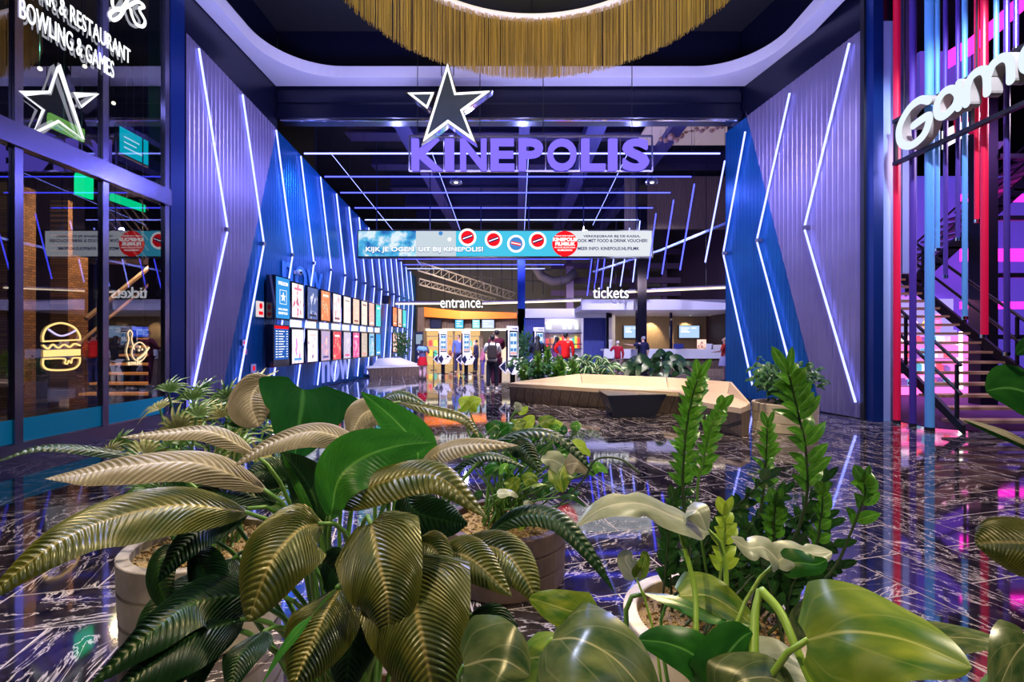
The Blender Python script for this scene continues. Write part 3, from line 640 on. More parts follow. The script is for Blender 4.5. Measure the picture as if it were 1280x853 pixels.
# trusses at the back
def truss(a, b, h, name, label):
    mb = MB(); a = Vector(a); b = Vector(b); n = 14
    mb.tube([a, b], .05, 6); mb.tube([a+Zh*h, b+Zh*h], .05, 6)
    for i in range(n):
        p = a.lerp(b, i/n); q = a.lerp(b, (i+1)/n); mb.tube([p, q+Zh*h], .02, 4); mb.tube([p, p+Zh*h], .02, 4)
    simple(name, mb, mat('beige_steel_%d' % len(bpy.data.materials), (.42, .38, .32), .5), label, 'truss', 'roof trusses at the back')
truss(P(522, 338, 27), P(644, 376, 32), .5, 'roof_truss', 'upper beige lattice roof truss running down to the blue column')
truss(P(524, 356, 28), P(620, 380, 32), .35, 'roof_truss', 'lower beige lattice roof truss above the entrance lettering')
mb = MB()
for i in range(9): mb.tube([P(575+i*13, 327, 30), P(575+i*13, 356+i*1.5, 30)], .03, 4)
for py in (330, 345): mb.tube([P(570, py, 30), P(690, py+8, 30)], .03, 4)
simple('steel_grating', mb, M['black'], 'dark steel grating behind the roof trusses', 'grating')
simple('ventilation_pipe', MB().tube([P(668, 331, 29), P(676, 345, 29), P(690, 352, 29), P(708, 350, 29), P(720, 340, 29)], .28, 12), mat('grey_pipe', (.2, .17, .18), .5), 'bent grey ventilation pipe above the white shop front', 'pipe', smooth=True)
simple('handrail_pipe', MB().tube([P(742, 340, 21.5), P(826, 313, 18.5), P(908, 279, 15.8)], .05, 10), mat('pale_blue_pipe', (.35, .45, .8), .35), 'pale blue sloping pipe passing behind the slanted light bars', 'pipe', smooth=True)
# columns
struct('trim_9', MB().box((P(647, 427, 23).x, 23, 0), (P(656.5, 427, 23).x, 23.35, 5.6)), M['brightblue'])
struct('trim_10', MB().box((P(708, 427, 29).x, 29, 0), (P(717, 427, 29).x, 29.4, 6.0)), mat('mauve_column', (.22, .14, .24), .5))
struct('trim_11', MB().box((P(797, 427, 19.5).x, 19.5, 0), (P(808.5, 427, 19.5).x, 19.85, 9.4)), M['gloss_black'])
# ------------------------------------------------------------ long LED banner
bY = 17.5; b0 = P(448, 321, bY); b1 = P(815, 289, bY)
bn = thing('led_banner', 'long hanging white and turquoise screen banner with red circle and text', 'banner', Vector(((b0.x+b1.x)/2, bY, b0.z)))
obj('housing', MB().box((b0.x-.04, bY, b0.z-.04), (b1.x+.04, bY+.25, b1.z+.04)), M['black'], bn)
def bm_(a, b, c, d, m, nm, y=.0):
    p = P(a, d, bY); q = P(b, c, bY); return obj(nm, MB().box((p.x, bY-.012-y, p.z), (q.x, bY-.002-y, q.z)), m, bn)
TURQ = emis('screen_turquoise', (.06, .50, .72), .75)
mm = bpy.data.materials.new('screen_artwork'); mm.use_nodes = True; mm.node_tree.nodes.clear()
e = nd(mm, 'ShaderNodeEmission'); e.inputs[1].default_value = .7; oo = nd(mm, 'ShaderNodeOutputMaterial'); tc = nd(mm, 'ShaderNodeTexCoord'); n = nd(mm, 'ShaderNodeTexNoise'); n.inputs['Scale'].default_value = 1.6; n.inputs['Detail'].default_value = 3
r = ramp(mm, [(.35, (.02, .12, .45)), (.47, (.08, .45, .75)), (.56, (.75, .85, .92)), (.7, (.3, .7, .85))]); lk(mm, tc.outputs['Object'], n.inputs['Vector']); lk(mm, n.outputs[0], r.inputs[0]); lk(mm, r.outputs[0], e.inputs[0]); lk(mm, e.outputs[0], oo.inputs[0])
bm_(448, 520, 289, 320.5, mm, 'blue_artwork'); bm_(520, 570, 289, 320.5, emis('screen_pale', (.62, .72, .80), .62), 'pale_field'); bm_(570, 700, 289, 320.5, TURQ, 'turquoise_field'); bm_(700, 814.5, 289, 320.5, emis('screen_white', (.82, .86, .92), .62), 'white_field')
WH = emis('screen_text_white', (1, 1, 1), .85); RD = emis('screen_red', (.95, .01, .02), .7); NV = emis('screen_text_navy', (.02, .02, .16), .5); SB = emis('screen_steel_blue', (.05, .22, .55), .8)
def rdisc(px, py, rp, m, nm, y, par=bn): return obj(nm, disc(MB(), P(px, py, bY)-Yh*y, rp/F*bY, Xh, Zh, .006, 30), m, par)
for k, (px, py) in enumerate(((584.5, 297), (617, 300), (645, 305), (672, 301))):
    w0 = rdisc(px, py, 11, WH, 'white_badge', .02)
    rdisc(px, py, 8.2, RD if k != 2 else SB, 'badge_centre', .028, w0)
    p = P(px, py, bY)-Yh*.036; ux = Vector((.94, 0, .34)) if k != 2 else Vector((.96, 0, -.2)); uz = ux.cross(Yh)*-1
    obj('badge_bar', MB().obox(p-ux*.18-uz*.06, ux*.36, uz*.12, Yh*.006), NV if k != 2 else RD, w0)
    obj('badge_stripe', MB().obox(p-ux*.18-uz*.02-Yh*.008, ux*.36, uz*.035, Yh*.006), WH, w0)
rc = rdisc(706, 305, 16, RD, 'red_circle', .02)
rdisc(551, 292, 2.6, SB, 'small_dot', .02); rdisc(562, 299.5, 2.4, WH, 'small_dot', .02)
def btext(s, x0, x1, y0, y1, m, bold=.01, par=bn, y=.03):
    a = P(x0, y1, bY); b = P(x1, y0, bY); return obj('lettering', textmesh(s, (a.x, bY-y, a.z), Xh, Zh, b.x-a.x, b.z-a.z, .006, bold), m, par)
SH = emis('screen_shadow', (.02, .10, .35), .7)
for s_, a_, b_ in (('KIJK JE OGEN', 457.5, 518), ('UIT BIJ KINEPOLIS!', 523, 604)):
    btext(s_, a_-.5, b_+.7, 308.6, 317.4, SH, .045, y=.024); btext(s_, a_, b_, 309, 316.5, WH, .02, y=.034)
btext('NAAR FILM KIJKEN', 694, 717, 294.5, 296.5, WH, .02, rc, .04); btext('KINEPOLIS', 691, 721, 297.5, 302, WH, .05, rc, .04); btext('FILMBLIK', 694, 719, 303, 307.5, WH, .05, rc, .04)
btext('NU OOK BIJ DE KASSA', 693, 719, 309, 311, WH, .02, rc, .04); btext('FILMBLIKKEN', 697, 715, 312, 314.2, WH, .02, rc, .04)
btext('VERKRIJGBAAR BIJ DE KASSA,', 729, 800, 294.2, 298, NV, .02); btext('OOK MET FOOD & DRINK VOUCHER!', 722, 809, 299.2, 303.2, NV, .02); btext('MEER INFO: KINEPOLIS.NL/FILMK', 722, 799, 309, 313, NV, .02)
for x in (470, 537, 601, 661, 730, 797): p = P(x, 289, bY); obj('hanger_rod', MB().tube([p+Yh*.1, Vector((p.x, bY+.1, 9.4))], .02, 6), M['darkpanel'], bn)
# entrance / tickets lettering, warm light tubes
def hang(o, pts, top=9.4, r=.012):
    for p in pts: obj('hanger_rod', MB().tube([Vector(p), Vector((p[0], p[1], top))], r, 5), M['black'], o)
def tube_light(a, b, label): 
    t = thing('warm_light_tube', label, 'light tube', min(a, b, key=lambda v: v.z), 'warm white light tubes over the hall'); obj('light_tube', MB().tube([a, b], .03, 8), M['warmled'], t)
    obj('mounting_rail', MB().tube([a+Zh*.09+Yh*.03, b+Zh*.09+Yh*.03], .05, 8), M['alu'], t); hang(t, [a.lerp(b, k)+Zh*.1 for k in (.2, .8)]); return t
tube_light(Vector((-5.9, 23.5, 3.28)), P(550, 380, 23.5), 'warm light tube from the left wall to the entrance lettering')
tube_light(P(603, 380, 23.5), P(727, 376, 22.5), 'warm light tube right of the entrance lettering over the shop')
tube_light(P(785, 365.5, 20.2), P(908, 360, 19.4), 'warm light tube right of the tickets lettering over the counter')
es = simple('entrance_lettering', textmesh('entrance.', P(550.5, 385, 23.4), Xh, Zh, 53/F*23.4, 11/F*23.4, .05, .004), M['white_em'], 'glowing white lower case entrance lettering under the trusses', 'sign')
hang(es, [P(556, 376, 23.43), P(597, 376, 23.43)])
ts = simple('tickets_lettering', textmesh('tickets', P(741, 373, 20.1), Xh, Zh, 44.5/F*20.1, 14/F*20.1, .05, .004), M['white_em'], 'glowing white lower case tickets lettering on the white canopy', 'sign')
hang(ts, [P(744, 362, 20.13), P(770, 362, 20.13)])
# ------------------------------------------------------------ posters and signs on the left wall
def poster_mat(i, base, figs, seed, title):
    m = bpy.data.materials.new('poster_print_%d' % i); m.use_nodes = True; m.node_tree.nodes.clear()
    e = nd(m, 'ShaderNodeEmission'); e.inputs[1].default_value = .88; oo = nd(m, 'ShaderNodeOutputMaterial'); tc = nd(m, 'ShaderNodeTexCoord')
    sp = nd(m, 'ShaderNodeSeparateXYZ'); lk(m, tc.outputs['Generated'], sp.inputs[0])
    n = nd(m, 'ShaderNodeTexNoise'); n.inputs['Scale'].default_value = 4.5; n.inputs['Detail'].default_value = 3; mp = nd(m, 'ShaderNodeMapping'); mp.inputs['Location'].default_value = (seed, seed*2, 0); mp.inputs['Scale'].default_value = (1, 1.2, .8)
    lk(m, tc.outputs['Generated'], mp.inputs[0]); lk(m, mp.outputs[0], n.inputs['Vector'])
    # figure mask: stronger in the middle of the sheet
    d = nd(m, 'ShaderNodeVectorMath', operation='DISTANCE'); d.inputs[1].default_value = (.5, .5, .45); lk(m, tc.outputs['Generated'], d.inputs[0])
    s = nd(m, 'ShaderNodeMath', operation='SUBTRACT'); lk(m, n.outputs[0], s.inputs[0]); 
    dm = nd(m, 'ShaderNodeMath', operation='MULTIPLY'); dm.inputs[1].default_value = .45; lk(m, d.outputs['Value'], dm.inputs[0]); lk(m, dm.outputs[0], s.inputs[1])
    r = ramp(m, [(.28, base), (.34, figs[0]), (.42, figs[1]), (.52, figs[2])], 'EASE'); lk(m, s.outputs[0], r.inputs[0])
    # title band
    a = nd(m, 'ShaderNodeMath', operation='COMPARE'); a.inputs[1].default_value = title; a.inputs[2].default_value = .035; lk(m, sp.outputs[2], a.inputs[0])
    b = nd(m, 'ShaderNodeMath', operation='COMPARE'); b.inputs[1].default_value = .5; b.inputs[2].default_value = .33; lk(m, sp.outputs[1], b.inputs[0])
    ab = nd(m, 'ShaderNodeMath', operation='MULTIPLY'); lk(m, a.outputs[0], ab.inputs[0]); lk(m, b.outputs[0], ab.inputs[1])
    x = nd(m, 'ShaderNodeMix', data_type='RGBA'); lk(m, ab.outputs[0], x.inputs[0]); lk(m, r.outputs[0], x.inputs[6]); x.inputs[7].default_value = (*figs[2], 1)
    lk(m, x.outputs[2], e.inputs[0]); lk(m, e.outputs[0], oo.inputs[0]); return m
W_ = (.9, .88, .95)
pc = [  # upper row then lower row
 (W_, ((.8, .1, .2), (.1, .1, .15), (.7, .2, .3)), 'white poster with a red star shape and black drawing'),
 ((.10, .14, .35), ((.5, .5, .7), (.8, .8, .95), (.05, .05, .1)), 'dark blue poster with a pale figure'),
 ((.75, .25, .12), ((.9, .6, .35), (.3, .08, .05), (.95, .85, .7)), 'orange red poster with a dark figure'),
 ((.85, .72, .75), ((.6, .3, .3), (.95, .9, .9), (.25, .1, .15)), 'pale rose poster with a small figure'),
 ((.80, .72, .70), ((.7, .6, .62), (.85, .8, .78), (.5, .4, .4)), 'plain beige poster'),
 ((.85, .55, .45), ((.95, .8, .7), (.6, .25, .25), (.3, .1, .1)), 'salmon poster with a brown shape'),
 ((.85, .70, .62), ((.9, .8, .75), (.6, .4, .35), (.35, .2, .2)), 'peach poster with faint picture'),
 ((.75, .45, .40), ((.9, .7, .6), (.3, .2, .3), (.9, .9, .9)), 'brown pink poster with pale figure'),
 ((.10, .60, .62), ((.2, .8, .8), (.05, .35, .45), (.8, .95, .95)), 'turquoise poster'),
 (W_, ((.55, .35, .8), (.85, .1, .4), (.1, .3, .7)), 'white poster crowded with purple and red figures'),
 (W_, ((.35, .15, .35), (.05, .1, .35), (.85, .6, .6)), 'white poster with two dark figures'),
 ((.45, .35, .55), ((.8, .3, .4), (.9, .7, .6), (.1, .1, .3)), 'grey violet poster with red figures'),
 ((.75, .08, .12), ((.95, .5, .35), (.3, .02, .05), (.95, .8, .8)), 'bright red poster'),
 ((.55, .50, .65), ((.8, .7, .8), (.2, .15, .25), (.7, .1, .3)), 'lilac poster with a dark figure'),
 ((.85, .12, .35), ((.95, .7, .75), (.6, .02, .2), (.95, .9, .9)), 'crimson and white poster'),
 ((.55, .45, .40), ((.8, .7, .6), (.25, .2, .2), (.9, .3, .3)), 'taupe poster with dark figure'),
 ((.20, .45, .65), ((.7, .85, .9), (.8, .2, .4), (.05, .1, .3)), 'sky blue poster with pink spot'),
 ((.06, .30, .70), ((.1, .6, .8), (.02, .1, .4), (.8, .9, .95)), 'blue and teal poster')]
def backlit(y0, y1, z0, z1, m, label, nm='poster_lightbox', cat='poster', group='backlit film posters on the left wall', dep=.16, X=XL):
    t = thing(nm, label, cat, (X+.03, (y0+y1)/2, z0), group)
    obj('case', MB().box((X+.09, y0-.04, z0-.04), (X+dep, y1+.04, z1+.04)), M['gloss_black'], t)
    for zz_ in (z0+.08, z1-.08): obj('bracket', MB().box((X+.012, y1-.06, zz_-.02), (X+.09, y1+.02, zz_+.02)), M['black'], t)
    o = obj('print', MB().box((X+dep, y0, z0), (X+dep+.006, y1, z1)), m, t); return t
for i in range(9):
    y = 12.74+.955*i
    where = ORD[i]+' column from the blue welcome board'
    for row, (za, zb) in enumerate(((2.10, 3.01), (.86, 1.77))):
        k = i+9*row; b, f, d = pc[k]
        backlit(y, y+.66, za, zb, poster_mat(k, b, f, 3.3*k+1, .12 if k % 2 else .85), '%s, %s row, %s' % (d.replace(' poster', ' poster'), 'upper' if row == 0 else 'lower', ORD[i]+' column'))
    t = thing('info_card_holder', 'holder with two small lit cards between the poster rows, '+ORD[i]+' column', 'card holder', (XL+.05, y+.33, 1.82), 'card holders between the posters')
    obj('rail', MB().box((XL+.09, y-.12, 1.815), (XL+.12, y+.82, 1.835)), M['alu'], t)
    obj('rail', MB().box((XL+.09, y-.12, 2.03), (XL+.12, y+.82, 2.05)), M['alu'], t)
    obj('bracket', MB().box((XL+.012, y+.74, 1.815), (XL+.09, y+.78, 1.835)), M['black'], t)
    for q in (0, .35): obj('card', MB().box((XL+.10, y+q, 1.835), (XL+.125, y+q+.30, 2.03)), bpy.data.materials.get('card_white') or emis('card_white', (.75, .8, 1), .9), t)
for i in range(3):
    y = 23.2+1.0*i
    for row, (za, zb) in enumerate(((2.2, 3.1), (.95, 1.85))):
        b, f, d = pc[(i*3+row*5+2) % 18]
        backlit(y, y+.7, za, zb, poster_mat(30+i*2+row, b, f, 7.7*i+row, .15), 'small distant backlit poster beyond the bench, %s row, %s of three' % (('upper', 'lower')[row], ORD[i]), group='distant posters beyond the left bench')
t = thing('welcome_board', 'tall blue welcome board with white lettering and star left of the posters', 'sign board', (XL+.1, 11.95, 2.0))
obj('case', MB().box((XL+.09, 11.55, 1.98), (XL+.30, 12.32, 3.06)), M['gloss_black'], t)
obj('bracket', MB().box((XL+.012, 12.2, 2.5), (XL+.09, 12.3, 2.6)), M['black'], t)
obj('blue_front', MB().box((XL+.30, 11.6, 2.02), (XL+.308, 12.28, 3.03)), emis('board_blue', (.04, .28, .70), .8), t)
obj('lettering', textmesh('WELKOM', (XL+.31, 11.68, 2.84), Yh, Zh, .5, .09, .005, .03), WH, t)
pp = [(math.sin(2*PI*k/10)*(.13 if k % 2 == 0 else .055), math.cos(2*PI*k/10)*(.13 if k % 2 == 0 else .055)) for k in range(10)]
mb = MB(); stroke(mb, [(-.17, -.17), (.17, -.17), (.17, .17), (-.17, .17)], .012, (XL+.31, 11.94, 2.55), Yh, Zh, .004, closed=True, smooth=False)
mb.prism([Vector((XL+.31, 11.94+a, 2.55+b)) for a, b in pp], (.005, 0, 0)); obj('star_emblem', mb, WH, t)
obj('lettering', textmesh('INFO & TICKETS', (XL+.31, 11.7, 2.22), Yh, Zh, .46, .05, .005, .01), WH, t)
obj('lettering', textmesh('KINEPOLIS', (XL+.31, 11.7, 2.12), Yh, Zh, .46, .06, .005, .02), WH, t)
t = thing('schedule_screen', 'black framed schedule screen listing films under the blue welcome board', 'screen', (XL+.1, 11.93, .85))
obj('case', MB().box((XL+.09, 11.52, .82), (XL+.28, 12.32, 1.86)), M['gloss_black'], t)
obj('bracket', MB().box((XL+.012, 12.2, 1.3), (XL+.09, 12.3, 1.4)), M['black'], t)
obj('screen', MB().box((XL+.28, 11.57, 1.0), (XL+.287, 12.27, 1.76)), emis('schedule_blue', (.02, .10, .42), .8), t)
obj('red_header', MB().box((XL+.28, 11.57, 1.76), (XL+.288, 12.27, 1.83)), RD, t)
mb = MB()
for k in range(11):
    z = 1.70-.063*k; mb.box((XL+.287, 11.62, z-.012), (XL+.292, 11.70, z+.012)); mb.box((XL+.287, 11.76, z-.010), (XL+.292, 11.9+random.uniform(.02, .2), z+.010)); mb.box((XL+.287, 12.15, z-.010), (XL+.292, 12.22, z+.010))
obj('film_rows', mb, WH, t)
t = thing('fire_alarm_sign', 'small red and white fire equipment sign left of the welcome board', 'sign', (XL+.1, 11.45, 2.05))
obj('plate', MB().box((XL+.02, 11.22, 2.03), (XL+.06, 11.50, 2.40)), emis('plate_pale', (.85, .75, .78), .6), t)
obj('red_symbol', disc(MB(), (XL+.062, 11.36, 2.29), .07, Yh, Zh, .004), RD, t); obj('red_symbol', MB().box((XL+.062, 11.27, 2.08), (XL+.068, 11.45, 2.16)), RD, t)
for (y, z, lab, s_) in ((10.72, 1.42, 'tiny square wall switch, upper of the two on the dark wall', .07), (10.75, 1.22, 'tiny square wall switch, lower of the two on the dark wall', .07), (11.1, .83, 'small white pictogram plate low on the wall above the palm leaves', .10)):
    t = thing('wall_plate', lab, 'wall plate', (XL+.03, y, z), 'small plates low on the left wall')
    obj('plate', MB().box((XL+.02, y-s_, z-s_), (XL+.04, y+s_, z+s_)), mat('plate_pink_white', (.7, .6, .7), .5) if 'plate_pink_white' not in bpy.data.materials else bpy.data.materials['plate_pink_white'], t)
    obj('symbol', MB().box((XL+.04, y-s_*.4, z-s_*.5), (XL+.045, y+s_*.4, z+s_*.5)), RD, t)
PB = mat('pale_letter_paint', (.38, .42, .80), .4, emit=(.4, .45, 1), strength=.30)
simple('wall_lettering', textmesh('now', (XL+.03, 15.0, .13), Yh, Zh, 2.55, .74, .03, .01), PB, 'pale lilac now lettering low on the left wall under the posters', 'lettering')
simple('wall_lettering', textmesh('now', (XL+.03, 12.45, 2.85), Yh, Zh, 2.6, .72, .01, .01), mat('ghost_blue', (.03, .16, .55), .3, emit=(.05, .25, .8), strength=.10), 'faint blue now lettering high on the left wall behind the posters', 'lettering')
for y, z, lab in ((13.2, 3.35, 'small white dome camera above the second poster column'), (21.6, 3.3, 'black loudspeaker on the left wall beyond the posters')):
    t = thing('dome_camera' if y < 20 else 'loudspeaker', lab, 'camera' if y < 20 else 'loudspeaker', (XL+.05, y, z))
    if y < 20: obj('ball', MB().ell((XL+.14, y, z), .085), M['white'], t, smooth=True); obj('base', MB().box((XL+.01, y-.05, z-.05), (XL+.08, y+.05, z+.05)), M['white'], t); obj('lens', MB().ell((XL+.20, y-.03, z-.01), .04), M['black'], t, smooth=True)
    else: obj('cabinet', MB().box((XL+.12, y-.2, z-.16), (XL+.42, y+.2, z+.2)), M['black'], t, bevel=.03); obj('bracket', MB().box((XL+.0, y-.04, z-.04), (XL+.14, y+.04, z+.04)), M['black'], t); obj('grille', MB().box((XL+.15, y-.215, z-.12), (XL+.39, y-.2, z+.15)), M['darkpanel'], t)
# ------------------------------------------------------------ benches
def seatpoly(name, label, seat, hs, inset, back=None):
    c = sum((Vector(p) for p in seat), Vector((0, 0)))/len(seat)
    t = thing(name, label, 'bench', (c.x, c.y, 0))
    top = [Vector((*p, hs-.07)) for p in seat]
    bot = [Vector((p[0]+(c.x-p[0])*inset, p[1]+(c.y-p[1])*inset, .0)) for p in seat]
    return t, top, bot
# the big L shaped bench: front chain A, rear chain B
Af = [(-.17, 11.45), (1.76, 10.2), (3.20, 9.45), (3.02, 8.0), (3.36, 7.18)]
Bf = [(.05, 12.0), (1.55, 11.72), (3.30, 10.60), (4.20, 9.35), (3.72, 7.62)]
t = thing('lounge_bench', 'long angled cream upholstered bench with dark wooden plinth in the foyer', 'bench', (1.9, 10, 0))
hs = .45
mbw = MB(); mbs = MB(); ins = lambda p, c, k: Vector((p[0]+(c[0]-p[0])*k, p[1]+(c[1]-p[1])*k))
for i in range(4):
    a0, a1, b0_, b1_ = Af[i], Af[i+1], Bf[i], Bf[i+1]
    mbs.prism([(a0[0], a0[1], hs-.08), (a1[0], a1[1], hs-.08), (b1_[0], b1_[1], hs-.08), (b0_[0], b0_[1], hs-.08)], (0, 0, .08))
def plinth(P0, P1):   # front chain inset at the bottom
    mb = MB(); n = len(P0); mid = [((P0[i][0]+P1[i][0])/2, (P0[i][1]+P1[i][1])/2) for i in range(n)]
    ring = [(*P0[i], mid[i]) for i in range(n)]+[(*P1[i], mid[i]) for i in reversed(range(n))]
    k = len(mb.v); top = []; bot = []
    for x, y, m_ in ring:
        top.append(Vector((x+(m_[0]-x)*.05, y+(m_[1]-y)*.05, hs-.08))); bot.append(Vector((x+(m_[0]-x)*.30, y+(m_[1]-y)*.30, 0)))
    L_ = len(ring); mb.add(top+bot, [(i, (i+1) % L_, L_+(i+1) % L_, L_+i) for i in range(L_)]); return mb
obj('wooden_plinth', plinth(Af, Bf), M['darkwood'], t)
obj('seat', mbs, M['cream'], t)
for i in range(4):
    b0_ = Vector(Bf[i]); b1_ = Vector(Bf[i+1]); a0 = Vector(Af[i]); a1 = Vector(Af[i+1]); th_ = .10
    i0 = b0_+(a0-b0_).normalized()*.24; i1 = b1_+(a1-b1_).normalized()*.24
    o0 = b0_; o1 = b1_; m0 = b0_+(a0-b0_).normalized()*.10; m1 = b1_+(a1-b1_).normalized()*.10
    h0 = 0.0 if i == 0 else .21; h1 = 0.02 if i == 3 else .21
    g = (b1_-b0_).normalized()*.008
    mb = MB(); mb.add([(*(i0+g), hs), (*(i1-g), hs), (*(o1-g), hs), (*(o0+g), hs), (*(m0+g), hs+h0), (*(m1-g), hs+h1), (*(o1-g), hs+h1), (*(o0+g), hs+h0)],
        [(0, 3, 2, 1), (4, 5, 6, 7), (0, 1, 5, 4), (1, 2, 6, 5), (2, 3, 7, 6), (3, 0, 4, 7)])
    obj('backrest', mb, M['cream'], t)
# black side table in front
t = thing('side_table', 'low black tapered side table in front of the cream bench', 'table', (2.25, 9.4, 0))
tp = [(1.70, 9.90), (1.70, 8.9), (2.86, 9.12), (2.60, 9.55)]; cc = Vector((2.22, 9.42))
bt = [tuple(cc+(Vector(p)-cc)*.70) for p in tp]
obj('tapered_body', MB().loft([(*p, 0) for p in bt], [(*(cc+(Vector(p)-cc)*.985), .41) for p in tp]), M['table'], t)
obj('tabletop', MB().prism([(*p, .41) for p in tp], (0, 0, .035)), M['table'], t, bevel=.006)
# bench by the left wall
t = thing('wall_bench', 'pale bench with dark wooden plinth and raised back by the left wall', 'bench', (-5.1, 20.4, 0))
A2 = [(-5.9, 18.9), (-4.1, 20.5), (-3.95, 21.3)]; B2 = [(-5.9, 21.2), (-5.5, 21.9), (-4.2, 21.8)]
poly = A2+B2[::-1]; c2 = Vector((-5.1, 20.6))
obj('wooden_plinth', MB().loft([(*(c2+(Vector(p)-c2)*.88), 0) for p in poly], [(*(c2+(Vector(p)-c2)*.98), .38) for p in poly]), M['darkwood'], t)
obj('seat', MB().prism([(*p, .38) for p in poly], (0, 0, .08)), M['offwhite'], t)
obj('raised_back', MB().loft([(-5.85, 19.6, .46), (-4.6, 21.0, .46), (-4.5, 21.7, .46), (-5.7, 21.5, .46)], [(-5.85, 20.3, .72), (-5.3, 21.2, .72), (-5.2, 21.6, .72), (-5.7, 21.4, .72)]), M['offwhite'], t)
# ------------------------------------------------------------ ticket kiosks
def kiosk():
    t = thing('ticket_kiosk', '', 'kiosk', (0, 0, 0), 'self service ticket kiosks')
    obj('tower', MB().box((-.17, 0, .55), (.20, .14, 1.93)), M['white'], t, bevel=.01)
    s = obj('black_side_strip', MB().box((-.185, -.004, .55), (-.13, .14, 1.80)), M['gloss_black'], t)
    sc_ = obj('screen_frame', MB().box((-.08, -.02, .98), (.17, 0, 1.78)), M['gloss_black'], t)
    obj('screen', MB().box((-.06, -.026, 1.02), (.15, -.02, 1.74)), emis('kiosk_screen', (.65, .75, .9), .9), sc_)
    mb = MB()
    for k, (z, c_) in enumerate(((1.60, 0), (1.36, 0), (1.14, 0))): 
        for x in (-.045, .055): mb.box((x, -.031, z), (x+.08, -.026, z+.10))
    obj('screen_tiles', mb, SB, sc_); obj('screen_tiles', MB().box((-.05, -.031, 1.04), (.14, -.026, 1.12)), emis('kiosk_rose', (.8, .4, .4), .8), sc_)
    # hexagon counter box
    hexa = [(-.17, .55), (-.02, .90), (.20, .90), (.42, .72), (.30, .46), (.02, .42)]
    obj('counter_box', MB().prism([(x, -.16, z) for x, z in hexa], (0, .22, 0)), M['white'], t, bevel=.01)
    dia = [(-.15, .66), (-.02, .86), (.08, .66), (-.02, .46)]
    obj('navy_diamond', MB().prism([(x, -.168, z) for x, z in dia], (0, .008, 0)), M['darkpanel'], t)
    dl = [(-.42, .66), (-.17, .90), (-.17, .42)]
    obj('white_wing', MB().prism([(x, .0, z) for x, z in dl], (0, .12, 0)), M['white'], t)
    obj('navy_diamond', MB().prism([(x, -.008, z) for x, z in ((-.37, .66), (-.20, .83), (-.20, .49))], (0, .008, 0)), M['darkpanel'], t)
    obj('card_reader', MB().box((.22, -.18, .74), (.32, -.16, .82)), M['gloss_black'], t); obj('card_reader', MB().box((.16, -.175, .66), (.21, -.16, .70)), M['gloss_black'], t)
    obj('lettering', textmesh('Tickets', (-.02, -.002, 1.83), Xh, Zh, .18, .05, .004, .01), M['darkpanel'], t)
    obj('post', MB().box((-.06, .0, 0), (.10, .14, .56)), M['gloss_black'], t)
    obj('foot_plate', MB().box((-.22, -.12, 0), (.26, .26, .02)), M['gloss_black'], t)
    return t
k0 = kiosk()
ksp = [(P(640, 427, 14.9), 'white ticket kiosk with navy diamonds, nearest and right beside the couple'), (P(673, 427, 16.3), 'white ticket kiosk half hidden behind the long haired woman in black'), (P(553, 427, 21.5), 'white ticket kiosk at the left, nearest the girl in the red skirt'), (P(582, 427, 20.9), 'white ticket kiosk at the left in front of the person in blue')]
for i, (p, lab) in enumerate(ksp):
    if i: copy_thing(k0, (p.x, p.y, 0), 0, lab)
p, lab = ksp[0]; k0.location = (p.x, p.y, 0); k0['label'] = lab
# queue posts
for i, (px, py) in enumerate(((542, 456), (567, 458), (592, 459))):
    c = G(px, py+7); t = thing('queue_post', ['slim black queue post left of the leftmost kiosk', 'slim black queue post between the two left kiosks', 'slim black queue post right of the second kiosk'][i], 'queue post', c, 'queue posts at the entrance')
    obj('post', MB().tube([c, c+Zh*.95], .025, 8), M['black'], t); obj('base', MB().lathe([(0, .03), (.15, .02), (.16, 0)], c, 20), M['black'], t)
    if i < 2:
        d = G((567, 592)[i], (465, 466)[i]); n_ = 8
        obj('belt', MB().tube([(c+Zh*.9).lerp(d+Zh*.9, k/n_)-Zh*.12*math.sin(PI*k/n_) for k in range(n_+1)], .018, 4), M['black'], t)
# ------------------------------------------------------------ entrance zone
struct('wall_entrance', MB().box((P(529, 427, 28).x, 28, 2.2), (P(647, 427, 28).x, 28.3, 2.95)), M['darkwood'])
struct('trim_12', MB().prism([P(530, 384, 27.6), P(575, 389, 27.2), P(646, 391, 27.6), P(646, 398, 27.6), P(575, 399, 27.2), P(530, 396, 27.6)], (0, .5, 0)), M['orange'])
struct('trim_13', MB().box((P(522, 427, 27.5).x, 27.5, 0), (P(530, 427, 27.5).x, 28.3, 3.4)), M['darkwood'])
struct('trim_14', MB().box((P(528, 427, 28).x, 28.0, 2.08), (P(647, 427, 28).x, 28.3, 2.2)), emis('cove_glow', (1, .85, .6), 1.6))
simple('snack_shelves', MB().box((P(532, 427, 30).x, 30, 0), (P(600, 427, 30).x, 30.1, 2.1)), emis('amber_lit_wall', (1, .62, .25), .6), 'warm amber lit back wall of the snack bar beyond the kiosks', 'lit wall')  # warm lit opening put in as one evenly glowing panel
cols_ = [(1, .1, .08), (1, .85, .1), (.1, .55, .4), (.9, .9, .8), (.8, .3, .1), (.3, .1, .05)]
for i in range(22):
    px = 532+(i % 11)*6.2; row = i//11; z = .55+row*.62
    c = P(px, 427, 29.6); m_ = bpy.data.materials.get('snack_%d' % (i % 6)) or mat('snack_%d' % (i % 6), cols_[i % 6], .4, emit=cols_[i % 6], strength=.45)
    mb = MB().box((c.x-.10, 29.5, z), (c.x+.10, 29.7, z+.30)); mb.box((c.x-.06, 29.52, z+.30), (c.x+.06, 29.68, z+.36))
    simple('snack_pack', mb, m_, 'coloured snack pack on the amber lit shelves of the snack bar', 'snack pack', 'snack packs on the amber shelves')
mb = MB()
